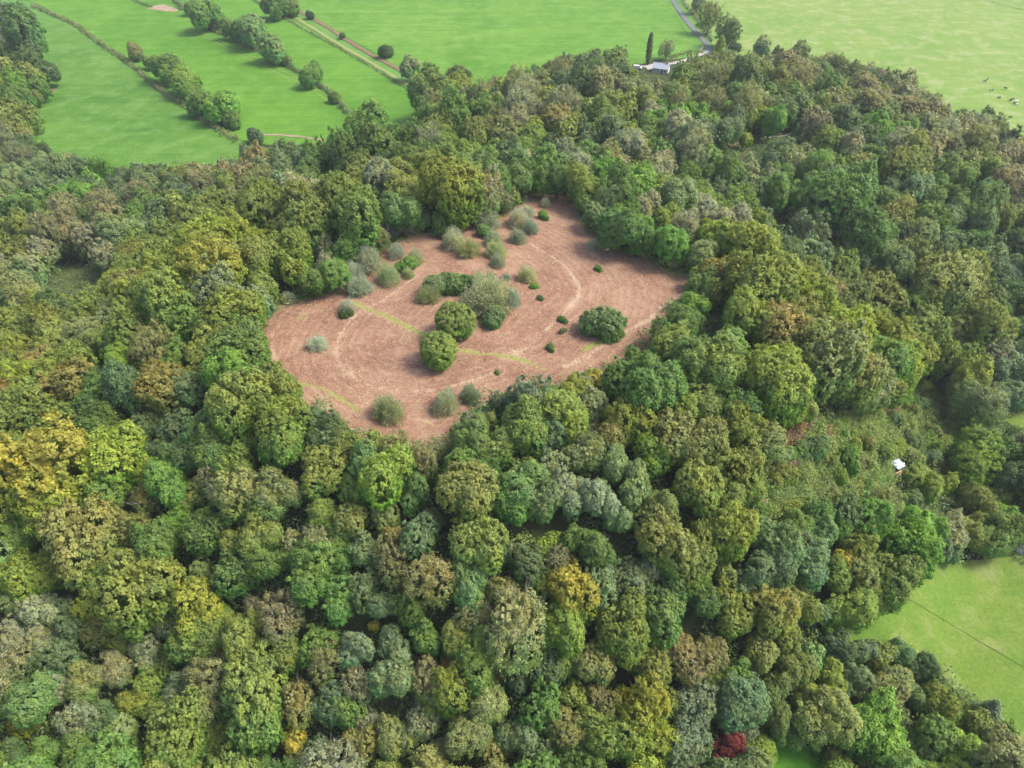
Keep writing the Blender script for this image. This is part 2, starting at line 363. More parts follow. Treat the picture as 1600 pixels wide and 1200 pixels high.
COL = dict(dg=(.105, .175, .060), bg=(.180, .265, .125), gr=(.165, .280, .070), br=(.195, .36, .065), ol=(.240, .295, .075),
           yg=(.29, .36, .060), ye=(.42, .385, .065), ta=(.285, .31, .135), gy=(.33, .36, .225), pk=(.29, .29, .165), re=(.21, .05, .045))
COL['or'] = (.33, .28, .095)
def colour(cc):
    ks = [cc[i:i+2] for i in range(0, len(cc), 2)]
    ws = [0.62, 0.38] if len(ks) > 1 else [1.0]
    return tuple(sum(COL[k][j]*w_ for k, w_ in zip(ks, ws)) for j in range(3))
TREES = []            # every placed tree: dict(x, y, r, u, v, kind, cc, obj)
trng = random.Random(21)
def place_tree(name, kind, x, y, r, cc, hs=None, zrot=None):
    """name > crown, trunk; crown radius r metres"""
    R0, zc0 = DIM[kind]; me_c, me_t = trng.choice(PROTO[kind]); s = r/R0
    if hs is None: hs = 1.0
    root = empty(name, (x, y, hz(x, y)-0.1), trng.uniform(0, 6.28) if zrot is None else zrot)
    e_ = trng.uniform(.86, 1.18) if kind in 'OYBADW' else 1.0; root.scale = (s*e_, s/e_, s*hs)
    oc = link(bpy.data.objects.new('crown', me_c), root)
    c = colour(cc)
    if kind == 'S': c = (c[0]*1.02, c[1]*1.0, c[2]*1.32)
    j = trng.uniform(.86, 1.14); wv = trng.uniform(-.07, .07)
    oc.color = (c[0]*j*(1+wv), c[1]*j, c[2]*j*(1-wv), 1)
    link(bpy.data.objects.new('trunk', me_t), root)
    root.visible_shadow = True
    return root

# ------------------------------------------------------------------ ground sheets
def terrain():
    def axis(a, b, st, far):
        c = list(np.arange(a, b+.1, st)); g = st; lo = a; hi = b; L, H = [], []
        while lo > -far: g *= 1.35; lo -= g; L.append(lo)
        g = st
        while hi < far: g *= 1.35; hi += g; H.append(hi)
        return L[::-1]+c+H
    xs = axis(-300, 330, 2.0, 3000); ys = axis(22, 440, 2.0, 3500)
    V = np.array([(x, y, hz(x, y)) for y in ys for x in xs]); nx = len(xs); ny = len(ys)
    i = np.arange(nx-1); j = np.arange(ny-1); I, J = np.meshgrid(i, j); a = (J*nx+I).ravel()
    F = np.stack([a, a+1, a+nx+1, a+nx], 1)
    o = link(bpy.data.objects.new('ground', mesh_np('ground', V, F, M_FAR, smooth=True))); tag(o, kind='structure')
def sheet(name, poly, sp, off, mat, fn=None, kind='structure', rag=0.0):
    """a sheet lying on the terrain inside a ground polygon"""
    b = []
    for i in range(len(poly)):
        p, q = poly[i], poly[(i+1) % len(poly)]; L = math.hypot(q[0]-p[0], q[1]-p[1]); k = max(1, int(L/sp))
        for t in range(k): b.append((p[0]+(q[0]-p[0])*t/k + random.gauss(0, rag), p[1]+(q[1]-p[1])*t/k + random.gauss(0, rag)))
    nb = len(b); xs = [p[0] for p in b]; ys = [p[1] for p in b]; pts = list(b)
    y = min(ys)+sp*.5; row = 0
    while y < max(ys):
        cr = []
        for i in range(nb):
            x1, y1 = b[i]; x2, y2 = b[(i+1) % nb]
            if (y1 > y) != (y2 > y): cr.append(x1+(y-y1)*(x2-x1)/(y2-y1))
        cr.sort()
        for k in range(0, len(cr)-1, 2):
            x = cr[k]+sp*(.45+.5*(row % 2)*.9)
            while x < cr[k+1]-sp*.45: pts.append((x, y)); x += sp
        y += sp; row += 1
    vs, _, fs, *_ = delaunay_2d_cdt([Vector(p) for p in pts], [(i, (i+1) % nb) for i in range(nb)], [], 1, 1e-4)
    V = np.array([(v.x, v.y, hz(v.x, v.y)+off) for v in vs]); F = np.array([list(f) for f in fs])
    me = mesh_np(name, V, F, mat, smooth=True)
    n = np.array([0.0]*3); me.polygons[0].normal
    if me.polygons[0].normal.z < 0: me.flip_normals()
    if fn:
        vals = [fn(v.x, v.y) for v in vs]
        for k in vals[0]:
            a = me.attributes.new(k, 'FLOAT', 'POINT'); a.data.foreach_set('value', np.array([q[k] for q in vals], dtype=np.float32))
    return tag(link(bpy.data.objects.new(name, me)), kind=kind)
def strip_poly(line, wd, wob=0.12):
    L, R = [], []
    for i, p in enumerate(line):
        a = line[max(0, i-1)]; b = line[min(len(line)-1, i+1)]; dx, dy = b[0]-a[0], b[1]-a[1]; l = math.hypot(dx, dy) or 1
        w1 = wd/2*(1+random.uniform(-wob, wob)); w2 = wd/2*(1+random.uniform(-wob, wob))
        L.append((p[0]-dy/l*w1, p[1]+dx/l*w1)); R.append((p[0]+dy/l*w2, p[1]-dx/l*w2))
    return L+R[::-1]
def ribbon(name, px, wd, off, mat, wob=0.12, kind='structure'):
    line = smooth_line(W(px), 8); poly = strip_poly(line, wd, wob); n = len(line)
    V = []; m = 3
    for i in range(n):
        a = poly[i]; b = poly[2*n-1-i]
        for k in range(m): t = k/(m-1); x = a[0]+(b[0]-a[0])*t; y = a[1]+(b[1]-a[1])*t; V.append((x, y, hz(x, y)+off))
    F = [(i*m+k, i*m+k+1, (i+1)*m+k+1, (i+1)*m+k) for i in range(n-1) for k in range(m-1)]
    me = mesh_np(name, np.array(V), np.array(F), mat, smooth=True)
    if me.polygons[0].normal.z < 0: me.flip_normals()
    return tag(link(bpy.data.objects.new(name, me)), kind=kind)

G = lambda a, b, p, **k: pasture_mat(k.pop('name', 'grass'), a, b, p, **k)
M_FAR = G((.085, .21, .035), (.13, .27, .05), (.2, .28, .09), name='far_grass')
M_F1 = G((.058, .165, .018), (.118, .245, .034), (.17, .27, .09), name='left_pasture_grass', dirn=-0.9, pa=.5, streak=(.35, .1))
M_F2 = G((.072, .195, .015), (.122, .268, .024), (.15, .30, .06), name='strip_pasture_grass', dirn=-0.55, pa=.4, streak=(.5, .1))
M_F4 = G((.078, .205, .017), (.142, .288, .036), (.19, .31, .085), name='long_pasture_grass', dirn=0.12, pa=.4, streak=(.5, .1))
M_F5 = G((.145, .26, .042), (.225, .305, .075), (.35, .37, .19), name='pale_pasture_grass', dirn=0.3, pa=.6)
M_F6 = G((.088, .185, .022), (.155, .225, .036), (.25, .27, .11), name='lower_pasture_grass', dirn=-0.3, pa=.65)
M_F8 = G((.060, .210, .015), (.085, .250, .02), (.12, .26, .04), name='lawn_grass')
M_ROUGH = ground_mix('rough_grass', [(.045, .075, .025), (.085, .115, .04), (.13, .13, .06)], .12, 1.2)
M_WOOD = ground_mix('wood_floor', [(.032, .050, .018), (.06, .080, .028), (.095, .10, .045)], .25, 1.6)
M_SOIL = ground_mix('bare_soil', [(.22, .15, .09), (.36, .26, .18), (.45, .34, .26)], .3, 2)
M_TRACK = ground_mix('brown_track', [(.14, .085, .045), (.22, .14, .085), (.29, .20, .12)], .3, 2)
M_TRAMP = ground_mix('trampled_grass', [(.18, .27, .06), (.25, .30, .09), (.30, .32, .12)], .5, 3)
M_DITCH = ground_mix('dark_furrow', [(.07, .12, .02), (.12, .18, .035)], .5, 3)
M_ROAD = ground_mix('asphalt', [(.13, .13, .14), (.17, .17, .18), (.22, .22, .23)], .6, 4, .2, .05)
M_GRAVEL = ground_mix('pale_gravel', [(.30, .27, .23), (.42, .39, .34), (.5, .47, .42)], .6, 4, .3, .05)

def bracken_mat():
    m, n, out = newmat('cut_bracken'); g = nd(n, 'ShaderNodeNewGeometry'); P0 = g.outputs['Position']
    big = noise(n, .07, 5, .65, P0, .8); mid = noise(n, .45, 5, .7, P0, .6); fine = noise(n, 3.2, 5, .75, P0)
    c = ramp(n, mth(n, 'ADD', mth(n, 'MULTIPLY', big.outputs[0], .55), mth(n, 'MULTIPLY', mid.outputs[0], .45)),
             [(.34, (.20, .102, .064)), (.5, (.33, .190, .122)), (.66, (.45, .30, .195))]).outputs[0]
    # windrows left by the mower, following the rounds it drove
    ring = attr(n, 'ring').outputs['Fac']
    wv = mth(n, 'SINE', mth(n, 'ADD', mth(n, 'MULTIPLY', ring, 3.4), mth(n, 'MULTIPLY', mth(n, 'ADD', big.outputs[0], mid.outputs[0]), 10.0)))
    brk = ramp(n, noise(n, .22, 4, .7, P0).outputs[0], [(.40, (0, 0, 0)), (.62, (1, 1, 1))]).outputs[0]
    wf = mth(n, 'MULTIPLY', ramp(n, wv, [(.35, (0, 0, 0)), (1.0, (1, 1, 1))]).outputs[0], brk)
    c = mixc(n, mth(n, 'MULTIPLY', wf, .26), c, (.55, .40, .27))
    dk = mth(n, 'MULTIPLY', ramp(n, wv, [(-.0, (1, 1, 1)), (.3, (0, 0, 0))]).outputs[0], .08)
    c = mixc(n, dk, c, (.24, .13, .09))
    edge = mth(n, 'ADD', mth(n, 'MULTIPLY', mth(n, 'SUBTRACT', noise(n, 1.1, 5, .75, P0).outputs[0], .5), 2.0), mth(n, 'MULTIPLY', mth(n, 'SUBTRACT', noise(n, .16, 3, .6, P0).outputs[0], .52), 1.5))
    st = mth(n, 'ADD', attr(n, 'straw').outputs['Fac'], edge)
    c = mixc(n, ramp(n, st, [(.25, (0, 0, 0)), (.75, (.6, .6, .6))]).outputs[0], c, (.58, .45, .29))
    gs = mth(n, 'ADD', attr(n, 'grass').outputs['Fac'], edge)
    c = mixc(n, ramp(n, gs, [(.25, (0, 0, 0)), (.8, (.85, .85, .85))]).outputs[0], c, (.27, .31, .07))
    k = ramp(n, fine.outputs[0], [(.25, (.62,)*3), (.75, (1.35,)*3)]).outputs[0]
    c = mixc(n, 1.0, c, k, 'MULTIPLY')
    hgt = mth(n, 'ADD', fine.outputs[0], mth(n, 'MULTIPLY', wv, .12))
    bsdf(n, out, c, .95, .1, hgt, .7, .35); return m
M_BRACKEN = bracken_mat()

terrain()
WOODPX = [(-90, 225), (60, 222), (180, 258), (290, 266), (370, 228), (410, 216), (530, 218), (545, 190), (655, 188), (660, 135), (740, 135), (860, 112),
          (1000, 95), (1060, 92), (1140, 82), (1330, 100), (1470, 178), (1540, 188), (1700, 280), (1720, 860), (1590, 872), (1430, 884), (1330, 978),
          (1420, 1030), (1470, 1100), (1590, 1190), (1640, 1330), (-160, 1330)]
sheet('woodland_floor', W(WOODPX), 2.6, .08, M_WOOD)
sheet('woodland_floor', W([(-90, -30), (36, 14), (58, 60), (88, 110), (55, 180), (58, 221), (-92, 223)]), 4, .10, M_WOOD)
F1 = [(62, 28), (100, 38), (150, 70), (195, 100), (240, 138), (300, 178), (374, 226), (372, 262), (290, 285), (180, 280), (60, 245), (30, 190), (60, 120)]
F2 = [(-40, -30), (268, -30), (275, 0), (300, 28), (345, 56), (440, 104), (480, 126), (520, 155), (548, 185), (530, 226), (400, 226), (372, 218), (300, 168), (225, 115), (160, 68), (120, 38), (60, 8)]
F3 = [(272, -30), (375, -30), (391, 0), (440, 28), (518, 71), (584, 110), (641, 144), (668, 198), (600, 206), (548, 176), (520, 146), (440, 94), (345, 48), (300, 22)]
F4 = [(380, -30), (1030, -30), (1050, 8), (1068, 40), (1086, 64), (1084, 78), (1040, 90), (960, 112), (860, 135), (740, 150), (655, 130), (600, 92), (530, 52), (455, 14), (400, -10)]
F5 = [(1092, 36), (1066, 4), (1056, -34), (1690, -30), (1700, 260), (1560, 215), (1480, 195), (1400, 140), (1330, 115), (1200, 95), (1118, 80), (1108, 60)]
F6 = [(1310, 985), (1360, 930), (1430, 886), (1500, 876), (1585, 868), (1720, 885), (1720, 1330), (1640, 1250), (1560, 1180), (1440, 1120), (1390, 1060)]
F7 = [(1560, 655), (1600, 635), (1680, 640), (1680, 668), (1600, 672)]
F8 = [(1180, 1140), (1220, 1140), (1270, 1172), (1330, 1200), (1330, 1260), (1190, 1260)]
for nm, f, m in (('pasture', F1, M_F1), ('pasture', F2, M_F2), ('pasture', F3, M_F2), ('pasture', F4, M_F4), ('pasture', F5, M_F5), ('pasture', F6, M_F6), ('pasture', F7, M_F6), ('lawn', F8, M_F8)):
    sheet(nm, W(f), 3.0, .2, m)
GL = [[(1120, 240), (1160, 216), (1215, 218), (1250, 202), (1278, 204), (1262, 222), (1225, 236), (1180, 246)],
      [(70, 405), (120, 395), (170, 405), (165, 440), (130, 470), (90, 480), (60, 450)],
      [(1200, 330), (1230, 318), (1262, 345), (1268, 362), (1235, 368), (1205, 355)],
      [(1092, 505), (1120, 480), (1140, 500), (1140, 530), (1110, 535)],
      [(1440, 800), (1455, 775), (1500, 762), (1510, 785), (1470, 810)]]
for g_ in GL: sheet('rough_glade', W(g_), 2.0, .2, M_ROUGH)
ribbon('footpath', [(1195, 216), (1225, 213), (1240, 208), (1262, 207)], 1.2, .3, M_GRAVEL)
ribbon('footpath', [(1128, 229), (1150, 226), (1168, 221)], 1.0, .3, M_TRACK)
CLEAR = [(400, 527), (425, 485), (455, 470), (500, 462), (525, 440), (560, 405), (600, 388), (640, 368), (700, 362), (760, 345), (795, 328), (830, 305), (885, 296), (905, 335), (935, 365), (965, 392),
         (1010, 398), (1045, 425), (1090, 420), (1075, 470), (1050, 505), (1030, 540), (960, 580), (900, 605), (830, 615), (770, 630), (730, 655), (725, 705), (660, 705), (600, 692), (550, 690), (510, 665), (465, 635), (425, 605), (405, 570)]
cl = smooth_line(W(CLEAR), 4, True)
S1 = smooth_line(W([(655, 430), (600, 470), (565, 485), (545, 505), (530, 530), (525, 555), (540, 580), (570, 600), (620, 612), (680, 610), (740, 595), (780, 580)]), 4)
S2 = smooth_line(W([(790, 365), (815, 375), (850, 395), (880, 415), (900, 440), (905, 460), (890, 480), (860, 510), (830, 540), (790, 560)]), 4)
S3 = smooth_line(W([(1080, 452), (1035, 480), (1015, 500), (985, 515), (950, 535), (915, 560), (880, 575)]), 4)
S4 = smooth_line(W([(440, 505), (425, 530), (430, 560), (445, 585), (460, 602)]), 4); S5 = W([(640, 655), (670, 660), (705, 655)])
G1 = W([(553, 472), (572, 482), (600, 494), (630, 508), (662, 524), (700, 542)]); G2 = smooth_line(W([(715, 547), (750, 553), (790, 558), (830, 568), (850, 578)]), 3)
G3 = smooth_line(W([(455, 600), (500, 606), (525, 620), (565, 645)]), 3); G4 = W([(915, 546), (950, 530), (968, 520)]); G5 = W([(466, 500), (478, 497)])
def fall(d, w_): return max(0.0, 1-d/w_)
def clearing_attr(x, y):
    p = (x, y); d1, d2 = pold(p, S1), pold(p, S2)
    st = max(.80*fall(d1, 1.0), .80*fall(d2, 1.0), 1.05*fall(pold(p, S3), .9), .8*fall(pold(p, S4), .8), .6*fall(pold(p, S5), 1.0), .7*fall(pold(p, G1), 1.8), .6*fall(pold(p, G2), 1.5), .6*fall(pold(p, G3), 1.2))
    gr = max(1.25*fall(pold(p, G1), 1.0), 1.1*fall(pold(p, G2), .8), 1.25*fall(pold(p, G3), .8), 1.2*fall(pold(p, G4), 1.3), .9*fall(pold(p, G5), 1.5))
    db = pold(p, cl+[cl[0]]); gr = max(gr, .75*fall(db, 1.6))
    return dict(straw=st, grass=gr, ring=min(d1, d2))
sheet('bracken_clearing', cl, 0.75, .22, M_BRACKEN, clearing_attr)
# tracks, lane, soil
ribbon('stony_track', [(440, 2), (468, 18), (494, 33), (520, 48), (540, 62), (584, 88), (625, 110), (650, 128)], 2.6, .3, M_TRACK, .3)
ribbon('verge', [(395, -6), (425, 12), (455, 25), (490, 45), (530, 70), (584, 101), (642, 136)], 2.4, .28, M_TRAMP, .3)
ribbon('stone_track', [(404, 211), (440, 212), (475, 215), (506, 220)], 1.6, .3, M_SOIL, .3)
sheet('bare_soil', W([(228, 14), (240, 10), (256, 7), (270, 12), (280, 17), (268, 19), (250, 17)]), 1.5, .3, M_SOIL, rag=.3)
sheet('bare_soil', W([(64, 145), (72, 138), (86, 138), (84, 146), (70, 149)]), 1.5, .3, M_TRACK, rag=.3)
for px in ([(300, 44), (380, 82), (450, 115), (500, 142), (532, 166)], [(292, 44), (360, 78), (430, 113), (480, 135), (520, 165)]): ribbon('tractor_line', px, .45, .27, M_TRAMP, .3)
ribbon('lane', [(1040, -30), (1049, -4), (1062, 18), (1080, 42), (1098, 62), (1106, 74), (1106, 86)], 3.0, .3, M_ROAD, .05)
ribbon('lane', [(1586, 862), (1600, 852), (1640, 846)], 3.0, .3, M_ROAD, .05)
ribbon('driveway', [(1106, 80), (1080, 92), (1050, 100), (1020, 104), (1000, 104)], 3.2, .33, M_GRAVEL, .1)
sheet('yard', W([(1006, 104), (1018, 101), (1034, 99), (1042, 104), (1036, 110), (1012, 110)]), 1.5, .36, M_GRAVEL)
ribbon('furrow', [(1404, 928), (1450, 955), (1500, 985), (1550, 1015), (1640, 1068)], .17, .27, M_DITCH, .3)
sheet('trodden_earth', W([(1398, 732), (1412, 738), (1416, 752), (1408, 775), (1400, 770), (1402, 750)]), 1.0, .25, M_TRACK, rag=.15)

